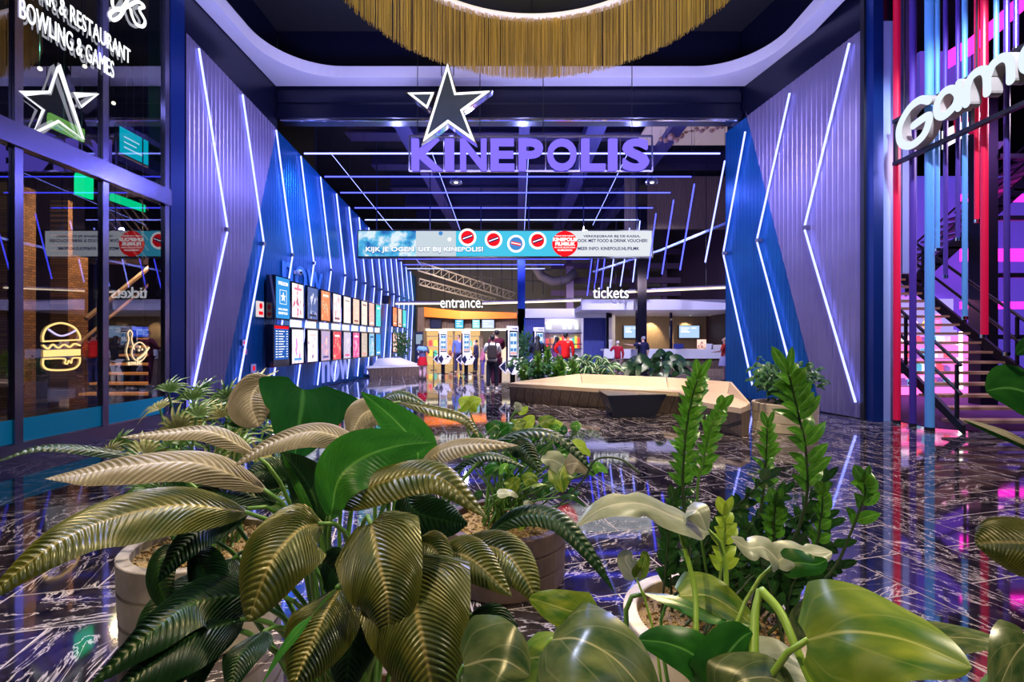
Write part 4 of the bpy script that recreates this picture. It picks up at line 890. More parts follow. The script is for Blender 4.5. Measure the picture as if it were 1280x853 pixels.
for xx in (P(532, 427, 29.6).x, P(599, 427, 29.6).x): mb.box((xx, 29.4, 0), (xx+.05, 29.9, 1.8))
for z in (.5, 1.12, 1.75): mb.box((P(532, 427, 29.6).x, 29.4, z), (P(600, 427, 29.6).x, 29.9, z+.04))
simple('snack_rack', mb, M['offwhite'], 'three long shelves carrying the coloured snack packs', 'shelf')
mb = MB().box((P(600, 427, 29).x, 29, 0), (P(604, 427, 29).x, 29.2, 2.1)); mb.box((P(566, 427, 28.4).x, 28.4, 0), (P(568, 427, 28.4).x, 28.6, 2.1))
struct('trim_15', mb, M['wood'])
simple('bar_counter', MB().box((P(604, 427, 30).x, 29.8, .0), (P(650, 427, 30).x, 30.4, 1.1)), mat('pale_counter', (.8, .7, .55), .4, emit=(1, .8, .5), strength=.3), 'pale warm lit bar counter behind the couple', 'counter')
for i, (a, b, c_) in enumerate(((538.5, 551, 'off'), (569, 579, 'on'), (590.5, 599.5, 'on'), (602.5, 617.5, 'on'))):
    x0, x1 = P(a, 427, 27.8).x, P(b, 427, 27.8).x; z0_, z1_ = P(0, 410.5, 27.8).z, P(0, 400, 27.8).z
    t = thing('menu_screen', ['switched-off dark menu screen at the left under the orange band', 'narrow menu screen second from the left under the orange band', 'narrow menu screen third from the left under the orange band', 'wide menu screen rightmost under the orange band'][i], 'screen', ((x0+x1)/2, 27.9, z0_), 'menu screens over the entrance')
    obj('housing', MB().box((x0-.05, 27.84, z0_-.05), (x1+.05, 27.99, z1_+.05)), M['gloss_black'], t)
    obj('picture', MB().box((x0, 27.83, z0_), (x1, 27.84, z1_)), M['darkpanel'] if i == 0 else emis('menu_pic_%d' % i, ((.1, .5, .8), (.1, .5, .8), (.3, .7, .75), (.5, .6, .85))[i], .9), t)
    if i: 
        mb = MB()
        for k in range(3): mb.box((x0+.08, 27.825, z0_+.1+.14*k), (x0+.08+(x1-x0)*(.7, .4, .6)[k], 27.83, z0_+.15+.14*k))
        obj('picture_lines', mb, WH, t)
t = thing('poster_stand', 'narrow vertical poster stand between the left wall and the girl', 'poster stand', G(526, 462)); c = G(524, 459)
obj('body', MB().box((c.x-.22, c.y, 0), (c.x+.22, c.y+.15, 2.0)), M['darkpanel'], t); obj('picture', MB().box((c.x-.18, c.y-.01, 1.3), (c.x+.18, c.y, 1.85)), emis('stand_pic', (.35, .45, .6), .6), t)
mb = MB()
for z in (.9, .55): mb.ell((c.x, c.y-.01, z), (.10, .02, .10))
obj('round_symbol', mb, M['offwhite'], t)
# ------------------------------------------------------------ white shop front and ticket hall
SY = 23.0
def sx(px, Y=SY): return P(px, 427, Y).x
def sz(py, Y=SY): return P(0, py, Y).z
mb = MB(); mb.box((sx(647), SY, 0), (sx(655), SY+.4, sz(386))); mb.box((sx(647), SY, sz(397.5)), (sx(765), SY+.4, sz(386))); mb.box((sx(757.5), SY, 0), (sx(765), SY+.4, sz(386))); mb.box((sx(647), SY+.3, sz(386)-.1), (sx(765), SY+5, sz(386)))
struct('wall_shop', mb, M['white'])
struct('trim_16', MB().box((sx(655), SY+.1, 0), (sx(681), SY+.25, sz(397.5))), M['bluewood'])
struct('trim_17', MB().box((sx(730), SY+.1, 0), (sx(757.5), SY+.25, sz(397.5))), M['bluewood'])
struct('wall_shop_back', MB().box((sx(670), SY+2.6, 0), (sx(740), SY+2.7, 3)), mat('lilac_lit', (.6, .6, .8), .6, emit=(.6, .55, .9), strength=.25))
light('shop_lamp', 'AREA', (sx(706), SY+1.4, 2.7), 22, (1, .92, .85), 1.5, (sx(706), SY+1.6, 0))
t = thing('shop_display', 'white shop display wall with shelves of goods behind the red jacket', 'shelf unit', (sx(706), SY+1.2, 0))
obj('back_panel', MB().box((sx(681), SY+1.3, 0), (sx(731), SY+1.36, sz(398))), M['white'], t)
mb = MB()
for py in (416.5, 431, 437): mb.box((sx(684), SY+.9, sz(py)), (sx(731), SY+1.3, sz(py)+.04))
obj('shelf', mb, M['bluewood'], t)
for i in range(26):
    px = 686+(i % 13)*3.4; row = i//13; zb = (sz(431), sz(437.3))[row]+.04; m_ = bpy.data.materials.get('snack_%d' % ((i*5+row) % 6))
    h = random.uniform(.2, .38) if row == 0 else .16
    simple('boxed_sweets', MB().box((sx(px)-.05, SY+1.0, zb), (sx(px)+.05, SY+1.2, zb+h)).box((sx(px)-.03, SY+1.03, zb+h), (sx(px)+.03, SY+1.17, zb+h+.04)), m_, 'small coloured packet standing on the shop display shelves', 'packet', 'packets on the shop shelves')
for i, px in enumerate((688, 709, 716, 725)):
    c = Vector((sx(px), SY+1.25, sz(411))); t = thing('illuminated_symbol', ['glowing white snack symbol above the shop shelves at far left', 'glowing white bottle symbol above the shop shelves, left of the pair', 'glowing white cup symbol above the shop shelves, middle', 'glowing white bottle symbol above the shop shelves, rightmost'][i], 'wall symbol', c, 'glowing symbols over the shop shelves')
    if i == 0: obj('bowl', MB().box((c.x-.12, c.y-.03, c.z+.0), (c.x+.12, c.y, c.z+.28)), M['white_em'], t); obj('lid', MB().ell((c.x, c.y-.02, c.z+.30), (.18, .02, .05)), M['white_em'], t)
    else: obj('body', MB().box((c.x-.07, c.y-.03, c.z), (c.x+.07, c.y, c.z+.26)), M['white_em'], t); obj('neck', MB().box((c.x-.03, c.y-.03, c.z+.26), (c.x+.03, c.y, c.z+.36)), M['white_em'], t)
# ticket canopy and counter
cY = 20.5
cz0 = CH+39.5*cY/F; cz1 = CH+52.5*cY/F
mb = MB().box((P(727, 0, cY).x, cY, cz0), (10.2, cY+.3, cz1)); mb.box((P(727, 0, cY).x, cY+.3, cz0), (10.2, 26.5, cz0+.2))
struct('ceiling_ticket_canopy', mb, mat('canopy_lilac', (.62, .60, .78), .5))
light('canopy_lamp', 'AREA', (6.6, 23.6, cz0-.03), 75, (1, .78, .5), 3.0, (6.6, 24.2, 0))
tw = struct('wall_ticket_back', MB().box((3.9, 26, 0), (11.5, 26.2, cz0)), M['slat'])
struct('trim_18', MB().box((P(763, 0, 24).x, 24, 0), (P(769, 0, 24).x, 26, cz0)), M['white'])
for i, px in enumerate((785, 818.5, 863, 888)):
    c = Vector((P(px, 0, 25.2).x, 25.2, cz0-.01)); t = thing('recessed_downlight', ['recessed warm downlight left of the black column', 'recessed warm downlight just right of the black column', 'recessed warm downlight above the right counter screen', 'recessed warm downlight at the right end of the ticket canopy'][i], 'light', c, 'downlights over the ticket counter')
    obj('rim', MB().lathe([(.06, 0), (.09, -.015), (.10, 0)], c, 16), M['chrome'], t); obj('lens', MB().lathe([(0, -.004), (.06, -.004)], c, 16), M['warmled'], t)
    if i in (1, 2): light('downlight_beam', 'SPOT', (c.x, 25.4, cz0-.05), 150, (1, .72, .35), .03, (c.x, 26.1, 1.6), spot=70)
for i, (a, b) in enumerate(((780, 798.5), (849, 874))):
    x0, x1 = P(a, 0, 25.8).x, P(b, 0, 25.8).x; z0_, z1_ = P(0, 422.5, 25.8).z, P(0, 407.5, 25.8).z
    t = thing('counter_screen', ['wall screen behind the counter left of the black column', 'wall screen behind the counter with a pale blue picture on the right'][i], 'screen', ((x0+x1)/2, 25.85, z0_), 'screens behind the ticket counter')
    obj('housing', MB().box((x0-.03, 25.8, z0_-.03), (x1+.03, 25.95, z1_+.03)), M['gloss_black'], t)
    obj('picture', MB().box((x0, 25.79, z0_), (x1, 25.8, z1_)), emis('pale_pic_%d' % i, (.35, .50, .75), .9), t)
    mb = MB(); w2 = x1-x0
    for k, (a_, b_) in enumerate(((.08, .5), (.08, .42), (.08, .52), (.6, .85))): mb.box((x0+w2*a_, 25.78, z1_-.12-.1*(k % 3)-.03), (x0+w2*b_, 25.79, z1_-.12-.1*(k % 3)+.02))
    obj('picture_lines', mb, WH, t)
for px, wd in ((758, 3), (837.5, 3)):
    struct('trim_%d' % (19 if px < 800 else 20), MB().box((P(px, 0, 22.4).x, 22.4, 0), (P(px+wd, 0, 22.4).x, 22.5, cz0)), M['gloss_black'])
struct('door_1', MB().box((P(890, 0, 25.8).x, 25.8, 0), (P(908, 0, 25.8).x, 25.95, 2.6)), M['black'])
struct('trim_21', MB().box((P(887.5, 0, 25.7).x, 25.7, 0), (P(890, 0, 25.7).x, 25.95, cz0)), M['cream'])
t = thing('ticket_counter', 'long white ticket counter with dark wooden base under the canopy', 'counter', (6.5, 22, 0))
x0 = P(754, 0, 21.8).x
obj('worktop', MB().box((x0, 21.6, 1.02), (9.9, 22.5, 1.10)), M['white'], t); obj('white_front', MB().box((x0, 21.6, .68), (9.9, 21.7, 1.02)), M['white'], t)
obj('wooden_base', MB().box((x0+.1, 21.75, 0), (9.9, 22.4, 1.02)), M['darkwood'], t)
simple('low_plinth', MB().box((P(850, 0, 20).x, 20.2, 0), (9.6, 20.9, .22)).box((P(850, 0, 20).x+.1, 20.3, .22), (9.5, 20.8, .26)), M['wood'], 'low wooden plinth in front of the ticket counter', 'plinth')
for i, (px, w_, h_, m_, lab, nm) in enumerate(((848, .45, .22, M['bluewood'], 'small dark blue monitor on the ticket counter', 'monitor'), (877, .40, .42, bpy.data.materials['poster_print_5'], 'framed rose coloured card standing on the ticket counter', 'card_stand'), (884.5, .45, .22, M['white'], 'white payment unit beside the framed card', 'payment_unit'), (895.5, .45, .18, M['offwhite'], 'flat pale tray at the right end of the counter', 'tray'))):
    c = Vector((P(px, 0, 22).x, 22, 1.10)); mb = MB().box((c.x-w_/2, c.y-.03, 1.12), (c.x+w_/2, c.y+.03, 1.12+h_)); mb.box((c.x-w_/4, c.y-.1, 1.10), (c.x+w_/4, c.y+.1, 1.125))
    simple(nm, mb, m_, lab, nm.replace('_', ' '))
# ------------------------------------------------------------ LEFT: glass shop front
GX = -6.1
gy = [3.35, 4.6, 5.86, 7.1, 8.35]
mb = MB()
fr = MB()
for y in gy[1:]: fr.box((GX-.06, y-.05, 0), (GX+.035, y+.05, 9.4))
for y0, y1 in ((2, 8.4),): fr.box((GX-.06, y0, 0), (GX+.06, y1, .20)); fr.box((GX-.05, y0, 3.82), (GX+.08, y1, 4.10)); fr.box((GX-.06, y0, 7.6), (GX+.06, y1, 8.0))
struct('window_frame', fr, M['alu'])
struct('trim_22', MB().box((GX-.35, 8.42, 0), (GX+.04, 8.78, 9.4)), mat('portal_blue', (.006, .03, .17), .3, .4))
struct('trim_23', MB().box((GX-.3, 8.36, 0), (GX+.02, 8.43, 9.4)), M['black'])
for i in range(4):
    y0, y1 = (gy+[8.35])[i]+.055, gy[i+1]-.055
    for k, (za, zb) in enumerate(((.2, 3.82), (4.1, 7.6))):
        struct('window_%d' % (i*2+k+1), MB().box((GX-.012, y0, za), (GX-.004, y1, zb)), M['glass'])
    simple('window_film', MB().box((GX+.004, y0, .21), (GX+.008, y1, .50)), M['cyanfilm'], 'turquoise film strip at the foot of the glass, '+['pane nearest the camera', 'second pane from the camera', 'pane below the burger icon', 'pane below the bowling icon'][i], 'window film', 'turquoise strips on the shop windows')
# signs on the glass front
def LX(px, py, X=-6.0): return PX(px, py, X)
def wtext(s, a, b, h, X, m, label, bold=.03):
    p = LX(*a, X); q = LX(*b, X); return simple('lettering_sign', textmesh(s, (X, p.y, p.z), (0, 1, (q.z-p.z)/(q.y-p.y)*0), Zh, q.y-p.y, h, .05, bold), m, label, 'sign')
pB = PX(27.5, 13, -6.03); qB = PX(142.6, 87.6, -6.03)
simple('lettering_sign', textmesh('BOWLING & GAMES', (-6.06, pB.y, 5.41), Yh, Zh, (qB.y-pB.y)*1.02, .25, .008, .0), M['white_em'], 'glowing white condensed bowling and games lettering on the left shop front', 'sign')
q2 = PX(165, 70.4, -6.03); p2 = PX(97, 28, -6.03)
simple('lettering_sign', textmesh('BAR & RESTAURANT', (-6.06, q2.y-(q2.y-p2.y)*1.62, 5.80), Yh, Zh, (q2.y-p2.y)*1.62, .23, .008, .0), M['white_em'], 'glowing white condensed restaurant lettering above the bowling lettering', 'sign')
t = thing('script_sign', 'glowing white handwritten script letters at the top of the left shop front', 'sign', PX(160, 30, -5.9))
def wall_stroke(pts, wpx, X, m, nm, par, dep=.004, closed=False, smooth=True):
    q = [LX(a, b, X) for a, b in pts]; mb = MB()
    stroke(mb, [(v.y, v.z) for v in q], wpx, (X, 0, 0), Yh, Zh, dep, closed=closed, smooth=smooth); return obj(nm, mb, m, par)
wall_stroke([(140, -8), (141, 8), (150, 12), (158, 2), (160, -10), (158, 4), (150, 20), (141, 25), (137, 18), (144, 12), (155, 10), (163, 6)], .05, -6.06, M['white_em'], 'letter', t, dep=.008)
wall_stroke([(163, 6), (172, 2), (180, 8), (174, 12), (181, 26), (178, 33), (170, 30), (165, 20), (163, 12)], .05, -6.06, M['white_em'], 'letter', t, dep=.008)
t = thing('star_outline_sign', 'white outline star on the left shop glass above the window beam', 'sign', LX(73, 176, -6.02))
pst = [(73, 82), (104, 174), (73, 151.5), (41, 167), (53.8, 137.5), (27.5, 117), (61.5, 115)]
wall_stroke(pst, .03, -6.062, emis('outline_white', (.85, .85, .95), .9), 'outline', t, dep=.006, closed=True, smooth=False)
wall_stroke([(94, 119), (121.5, 118), (101.5, 133.5)], .028, -6.062, bpy.data.materials['outline_white'], 'outline', t, dep=.006, closed=True, smooth=False)
t = thing('burger_icon', 'gold line burger icon on the left shop glass', 'window icon', LX(77, 463, -6.07))
gx = -6.094
wall_stroke([(54, 427), (54, 419), (60, 409), (76, 404), (92, 409), (99.5, 419), (100, 425)], .024, gx, M['gold'], 'bun_line', t)
wall_stroke([(54, 427), (77, 426), (100, 425)], .020, gx, M['gold'], 'bun_line', t)
wall_stroke([(54, 432), (60, 436), (66, 431), (73, 435), (80, 431), (87, 434), (93, 430), (100, 432)], .024, gx, M['gold'], 'lettuce_line', t)
mb = MB().prism([LX(54, 438, gx), LX(100, 436.5, gx), LX(100, 444.5, gx), LX(54, 446.5, gx)], (.01, 0, 0)); obj('patty', mb, M['gold'], t)
wall_stroke([(54, 449), (54, 457), (60, 462), (76, 463), (92, 461), (99, 455), (100, 447.5)], .024, gx, M['gold'], 'bun_line', t)
wall_stroke([(54, 449), (80, 448.5), (81, 454), (84, 455), (86, 451), (89, 454), (91, 448), (100, 447.5)], .020, gx, M['gold'], 'bun_line', t)
wall_stroke([(61, 412), (70, 418), (78, 420), (88, 417), (95, 413)], .020, gx, emis('seam_lilac', (.6, .5, .95), .9), 'seam_line', t)
t = thing('bowling_icon', 'pale gold bowling pin and ball icon with small lettering on the left shop glass', 'window icon', LX(168, 455, -6.07))
PG = emis('lit_pale_gold', (1, .72, .42), .8)
wall_stroke([(161, 450), (158, 440), (160, 430), (161, 424), (160, 417), (162.5, 413), (165.5, 417), (164.5, 424), (166, 430), (168, 437)], .016, gx, PG, 'pin_outline', t)
wall_stroke([(165, 443), (167, 433), (175, 428), (182, 434), (183, 443), (177, 451), (169, 450)], .016, gx, PG, 'ball_outline', t, closed=True)
wall_stroke([(172, 449), (179, 444), (186, 435)], .035, gx, PG, 'highlight', t)
mb = MB()
for a, b in ((175, 434), (178, 437), (174, 438)): mb.ell(LX(a, b, gx), (.006, .018, .02))
obj('finger_hole', mb, PG, t)
pL = LX(160, 457, gx); obj('lettering', textmesh('BOWLING', (gx, pL.y, pL.z), Yh, Zh, LX(177, 455, gx).y-pL.y, .055, .006, .01), PG, t)
# room behind the glass
struct('wall_left_room', MB().box((-13.2, .5, 0), (-13, 15.6, 9.4)), M['black'])
struct('wall_left_room_back', MB().box((-13.2, 15.6, 0), (-6.55, 15.8, 9.4)), M['black'])
t = thing('brick_pier', 'brick pier behind the glass left of the burger icon', 'pier', (-10, 9.0, 0), 'brick piers inside the shop')
def inner(px, py, X): return PX(px, py, X)
a = inner(24, 427, -9.0); b = inner(38, 427, -9.0); obj('bricks', MB().box((-10.4, a.y+.8, .0), (-10.0, b.y+1.1, 4.6)), M['brick'], t)
t2 = thing('brick_pier', 'brick pier behind the glass right behind the burger icon', 'pier', (-10, 9.5, 0), 'brick piers inside the shop')
a = inner(46, 427, -9.0); b = inner(84, 427, -9.0); obj('bricks', MB().box((-10.4, a.y+1.7, 0), (-10.0, a.y+2.2, 3.4)), M['brick'], t2); obj('bricks', MB().box((-10.4, a.y+1.7, 3.4), (-10.0, b.y+1.2, 4.6)), M['brick'], t2)
light('room_lamp', 'POINT', (-7.45, 8.97, 3.9), 70, (1, .62, .3), .07)
light('room_lamp', 'POINT', (-8.2, 11.2, 4.4), 320, (1, .6, .3), .15)
light('room_lamp', 'POINT', (-8, 8, 6.4), 30, (.2, 1, .5), .1)
t = thing('inner_staircase', 'amber lit wooden staircase behind the left shop glass', 'staircase', (-7.8, 9.0, 0))
for i in range(11):
    z = .30+.2*i; y = 10.2+.26*i
    obj('step', MB().box((-9.3, y, z), (-7.05, y+.28, z+.05)), M['brass_tread'], t)
obj('stringer', MB().prism([(-7.05, 10.0, .05), (-7.05, 12.6, 2.0), (-7.05, 12.6, 2.25), (-7.05, 10.0, .33)], (.06, 0, 0)), M['black'], t)
obj('glass_balustrade', MB().prism([(-9.45, 10.1, .3), (-9.45, 12.6, 2.2), (-9.45, 12.6, 3.1), (-9.45, 10.1, 1.2)], (.015, 0, 0)), M['clearglass'], t)
obj('handrail', MB().tube([(-9.45, 10.1, 1.2), (-9.45, 12.6, 3.1), (-9.45, 14.5, 3.1)], .035, 6), M['tread'], t)
obj('handrail', MB().tube([(-8.6, 9.6, 1.9), (-8.6, 13.2, 4.7)], .05, 6), M['tread'], t)
mb = MB()
for k in range(7): mb.tube([(-9.0+.2*k, 12.0, 3.0), (-10.6+.2*k, 12.0, 5.0)], .02, 4)
for z in (3.3, 5.0, 6.3): mb.box((-13, 11.5, z), (-6.6, 11.8, z+.12))
struct('trim_24', mb, M['alu'])
for i, (px, py, w_, h_, c_, lab) in enumerate(((96, 243, .35, .42, (.0, .9, .3), 'green lit panel behind the glass above the reflected banner'), (140, 251, .9, .16, (.0, .7, .25), 'long green lit sign behind the right glass pane'), (62, 158, .7, .25, (.15, .35, .05), 'olive lit panel behind the glass beside the star outline'))):
    c = inner(px, py, -8.6); gp_ = simple('green_light_panel', MB().box((-8.64, c.y, c.z), (-8.58, c.y+w_, c.z+h_)).box((-8.7, c.y+.05, c.z+.02), (-8.64, c.y+w_-.05, c.z+h_-.02)), emis('green_lit_%d' % i, c_, .9), lab, 'light panel'); hang(gp_, [(-8.66, c.y+w_*.5, c.z+h_-.02)])

def inner_screen(px0, px1, py, X, h, col, lab):
    a = inner(px0, py, X); b = inner(px1, py, X); t = thing('inner_screen', lab, 'screen', (X, (a.y+b.y)/2, a.z))
    obj('housing', MB().box((X-.1, a.y-.03, a.z-.03), (X-.01, b.y+.03, a.z+h+.03)), M['black'], t); hang(t, [(X-.05, (a.y+b.y)/2, a.z+h)]); obj('picture', MB().box((X-.01, a.y, a.z), (X, b.y, a.z+h)), emis('inner_pic_%d' % len(bpy.data.materials), col, .8), t)
    mb = MB()
    for k in range(3): mb.box((X, a.y+.1, a.z+h*(.25+.2*k)), (X+.005, a.y+.1+(b.y-a.y)*(.6, .4, .5)[k], a.z+h*(.3+.2*k)))
    obj('picture_lines', mb, bpy.data.materials.get('inner_lines') or emis('inner_lines', (.6, .8, 1), .8), t)
inner_screen(150, 188, 190, -8.4, .55, (.0, .45, .55), 'turquoise screen behind the upper right glass pane')
inner_screen(166, 196, 421, -7.6, .2, (.03, .08, .6), 'small blue screen behind the glass above the bowling icon')
for i, (px, py) in enumerate(((50, 86), (106, 83), (142, 129))):
    c = inner(px, py, -8.0); t = thing('bulb_lamp', ['small amber bulb behind the glass left of the star tip', 'small amber bulb behind the glass right of the star tip', 'small amber bulb behind the glass right of the star'][i], 'lamp', c, 'bulbs in the shop ceiling')
    obj('bulb', MB().ell(c, .035), M['warmled'], t, smooth=True); obj('cord', MB().tube([c, Vector((c.x, c.y, 9.4))], .006, 4), M['black'], t)
# ------------------------------------------------------------ RIGHT: portal, coloured tubes, games sign, stairs
struct('trim_25', MB().box((6.42, 8.62, 0), (6.60, 8.80, 9.4)), bpy.data.materials['portal_blue'])
struct('trim_26', MB().box((6.38, 8.80, 0), (6.46, 8.9, 9.4)), M['black'])
struct('trim_27', MB().box((6.61, 8.70, 0), (6.98, 8.90, 9.4)), M['paleblue'])
tubes = [(1121, 8.55, 0, .055, 'red', 'red floor to ceiling tube beside the pale blue panel'), (1141, 8.2, 0, .05, 'purple', 'purple floor to ceiling tube between the red and the sky blue ones'), (1162, 7.84, 0, .065, 'skyblue', 'thick sky blue floor to ceiling tube left of the stairs'),
 (1172, 7.72, 2.9, .03, 'skyblue', 'thin blue hanging tube right behind the thick sky blue one'), (1182, 7.6, 2.45, .03, 'purple', 'thin purple hanging tube ending above the stair rail'), (1197.5, 7.38, 3.0, .03, 'purple', 'purple hanging tube ending just under the games sign rail'), (1206, 7.27, 1.78, .035, 'skyblue', 'blue hanging tube ending low over the stair treads'), (1221, 7.08, 3.2, .03, 'red', 'short red hanging tube under the games sign'), (1230.5, 6.97, 1.5, .045, 'red', 'long red hanging tube in front of the black post'), (1258.5, 6.65, 1.25, .035, 'purple', 'purple hanging tube nearest the right edge'), (1245.5, 6.8, 5.4, .03, 'skyblue', 'short blue hanging tube above the games lettering'), (1270, 6.52, 5.4, .03, 'purple', 'short purple hanging tube above the games lettering at the edge')]
for px, Y, z0_, r, m_, lab in tubes:
    x = (px-CX)/F*Y; t = thing('coloured_tube', lab, 'tube', (x, Y, z0_), 'coloured vertical tubes at the right')
    obj('tube', MB().tube([(x, Y, z0_), (x, Y, 9.4)], r, 16, cap=True), M[m_], t, smooth=False)
    obj('end_collar', MB().tube([(x, Y, z0_), (x, Y, z0_+.05)], r*1.08, 16), M['chrome' if z0_ else 'black'], t)
GXr = 6.62
t = thing('games_sign', 'large white rounded games lettering on black rails at the right', 'sign', (GXr, 7, 4.6))
mb = MB()
for z in (4.56, 5.30):
    mb.box((GXr-.02, 5.0, z-.03), (GXr+.06, 8.42, z+.03))
for y in (8.40, 7.0, 5.6): mb.box((GXr, y-.02, 4.56), (GXr+.05, y+.02, 5.3))
obj('rails', mb, M['black'], t)
mb = MB()
for y in (8.3, 7.0, 5.8): mb.tube([(GXr+.1, y, 5.3), (GXr+.1, y, 9.4)], .012, 6)
obj('hanger_rod', mb, M['black'], t)
FACE = emis('sign_pale', (.74, .84, .98), .72); SIDE = mat('sign_side_taupe', (.38, .34, .30), .4)
def gl(pts, y_left, wd=.125, closed=False, nm='letter'):
    # pts in metres: x to the right (towards the camera side), z absolute
    oo_ = (GXr, y_left, 0); U = Vector((0, -1, 0))
    mb = MB(); stroke(mb, pts, wd, oo_, U, Zh, .16, closed=closed, res=8); a_ = obj(nm, mb, SIDE, t)
    mb = MB(); stroke(mb, pts, wd, Vector(oo_)-Xh*.16, U, Zh, .008, closed=closed, res=8); obj('lit_face', mb, FACE, a_); return a_
def gx_(pts, k): return [(a*k, b) for a, b in pts]
gl(gx_([(.60, 5.22), (.45, 5.31), (.25, 5.27), (.08, 5.06), (.10, 4.80), (.28, 4.66), (.50, 4.71), (.60, 4.88), (.58, 4.99), (.34, 4.96)], 1.10), 8.17, .125)
gl([(.22, 4.86), (.36, 4.93), (.40, 5.06), (.31, 5.19), (.17, 5.21), (.06, 5.10), (.06, 4.95), (.13, 4.87)], 7.42, .115, closed=True)
gl([(.42, 5.22), (.42, 5.05), (.42, 4.86)], 7.42, .11)
gl(gx_([(.06, 4.86), (.06, 5.05), (.12, 5.20), (.24, 5.22), (.31, 5.12), (.32, 4.86)], 1.16), 6.95, .115)
gl(gx_([(.33, 5.08), (.39, 5.20), (.50, 5.22), (.58, 5.12), (.59, 4.86)], 1.16), 6.95, .115)
gl([(.07, 5.02), (.38, 5.05), (.34, 5.18), (.20, 5.22), (.07, 5.12), (.07, 4.94), (.18, 4.86), (.36, 4.90)], 6.17, .11)
gl([(.34, 5.18), (.20, 5.22), (.08, 5.14), (.16, 5.06), (.30, 5.0), (.32, 4.90), (.18, 4.86), (.05, 4.90)], 5.68, .11)
struct('floor_carpet', MB().prism([(6.95, 8.1, -.001), (6.95, 14, -.001), (15, 14, -.001), (15, 5.2, -.001), (9.3, 6.2, -.001)], (0, 0, .008)), M['carpet'])
# stairs
t = thing('staircase', 'open staircase with oak treads and black stringers at the right', 'staircase', (8, 9, 0))
N_ = 19
for i in range(1, N_+1):
    y = 7.45+.225*i; z = .181*i
    obj('tread', MB().box((7.03, y, z-.045), (8.97, y+.26, z)), M['tread'], t)
def slope(y, off): return (y-7.45)/.225*.181+off
for x in (6.97, 8.97):
    obj('stringer', MB().prism([(x, 7.5, max(0, slope(7.5, -.22))), (x, 11.95, slope(11.95, -.22)), (x, 11.95, slope(11.95, .10)), (x, 7.5, slope(7.5, .10))], (.06, 0, 0)), M['black'], t)
    for hh in (.95, .5): obj('handrail', MB().tube([(x+.03, 7.55, slope(7.6, hh)), (x+.03, 11.8, slope(11.8, hh))], .028, 8), M['black'], t)
    for k in range(5): yy = 7.62+k*1.0; obj('baluster', MB().box((x+.01, yy-.02, slope(yy, .05)), (x+.05, yy+.02, slope(yy, .95))), M['black'], t)
t = thing('upper_stair_flight', 'dark upper stair flight climbing to the right behind the games sign', 'staircase', (11, 11.6, 0))
sl = lambda x: 2.75+(x-9.3)*.89
obj('stringer', MB().prism([(9.2, 11.3, sl(9.2)-.15), (13.5, 11.3, sl(13.5)-.15), (13.5, 11.3, sl(13.5)+.2), (9.2, 11.3, sl(9.2)+.2)], (0, .06, 0)), M['black'], t)
for i in range(18): x = 9.3+i*.22; obj('tread', MB().box((x, 11.3, sl(x)+.10), (x+.26, 12.6, sl(x)+.15)), mat('dim_tread', (.14, .06, .09), .5) if i == 0 else bpy.data.materials['dim_tread'], t)
for hh in (.9, .5): obj('handrail', MB().tube([(9.2, 11.33, sl(9.2)+hh), (13.5, 11.33, sl(13.5)+hh)], .025, 6), M['black'], t)
simple('landing', MB().box((6.9, 12.02, 3.38), (9.15, 13.1, 3.5)).box((6.9, 12.0, 3.3), (9.15, 12.06, 3.55)), M['black'], 'black stair landing between the two flights', 'landing')
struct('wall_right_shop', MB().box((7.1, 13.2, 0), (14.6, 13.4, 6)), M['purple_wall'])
t = thing('shop_shelf_unit', 'pink lit shop shelving seen between the stair treads', 'shelf unit', (10.8, 12.9, 0))
obj('lit_back', MB().box((9.6, 12.95, .0), (12.4, 13.0, 1.6)), M['pink_em'], t)
mb = MB()
for z in (.25, .62, .98, 1.35): mb.box((9.6, 12.6, z), (12.4, 12.95, z+.04))
obj('shelf', mb, M['white'], t)
obj('light_strip', MB().box((11.62, 12.55, .2), (11.68, 12.6, 1.7)), emis('strip_white', (1, .9, .8), 5), t)
gc = [(.9, .9, .95), (.9, .1, .15), (.1, .5, .6), (.95, .5, .7), (.2, .1, .4)]
for i in range(40):
    z = (.29, .66, 1.02, 1.39)[i % 4]; x = 9.7+(i//4)*.19; w_ = .07
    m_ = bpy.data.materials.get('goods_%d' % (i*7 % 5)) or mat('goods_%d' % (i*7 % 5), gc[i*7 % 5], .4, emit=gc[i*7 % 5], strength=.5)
    h = random.uniform(.12, .22); simple('shop_item', MB().box((x-w_, 12.68, z), (x+w_, 12.85, z+h)).box((x-w_*.5, 12.7, z+h), (x+w_*.5, 12.83, z+h+.04)), m_, 'small toy or box on the pink lit shelves behind the stairs', 'shop item', 'items on the pink lit shelves')
obj_ = simple('display_window', MB().box((9.0, 12.95, 1.75), (11.8, 13.05, 2.6)).box((8.95, 12.65, 1.60), (11.85, 13.1, 1.65)).box((8.95, 12.9, 1.65), (11.85, 13.1, 1.76)), emis('window_lilac', (.45, .35, .9), .7), 'lilac lit display window above the pink shelves', 'display window')
for i, (x, c_) in enumerate(((10.6, (.95, .95, 1)), (10.95, (1, .6, .1)), (11.25, (.8, .2, .4)))):
    simple('display_figure', MB().ell((x, 12.8, 1.90), (.10, .08, .14)).ell((x, 12.8, 2.10), .08).tube([(x, 12.8, 1.64), (x, 12.8, 1.8)], .04, 8), mat('figure_%d' % i, c_, .4, emit=c_, strength=.4), ['white display figure in the lilac window', 'orange display figure in the lilac window', 'rose display figure in the lilac window'][i], 'display figure', None, smooth=True)
struct('trim_28', MB().box((10.55, 10.9, 0), (10.95, 11.2, 9.4)), M['black'])
struct('window_20', MB().box((10.95, 10.9, 0), (14.5, 10.92, 6)), M['clearglass'])
mb = MB()
for z in (1.5, 2.9, 4.2, 5.6): mb.box((10.95, 10.85, z), (14.5, 10.95, z+.10))
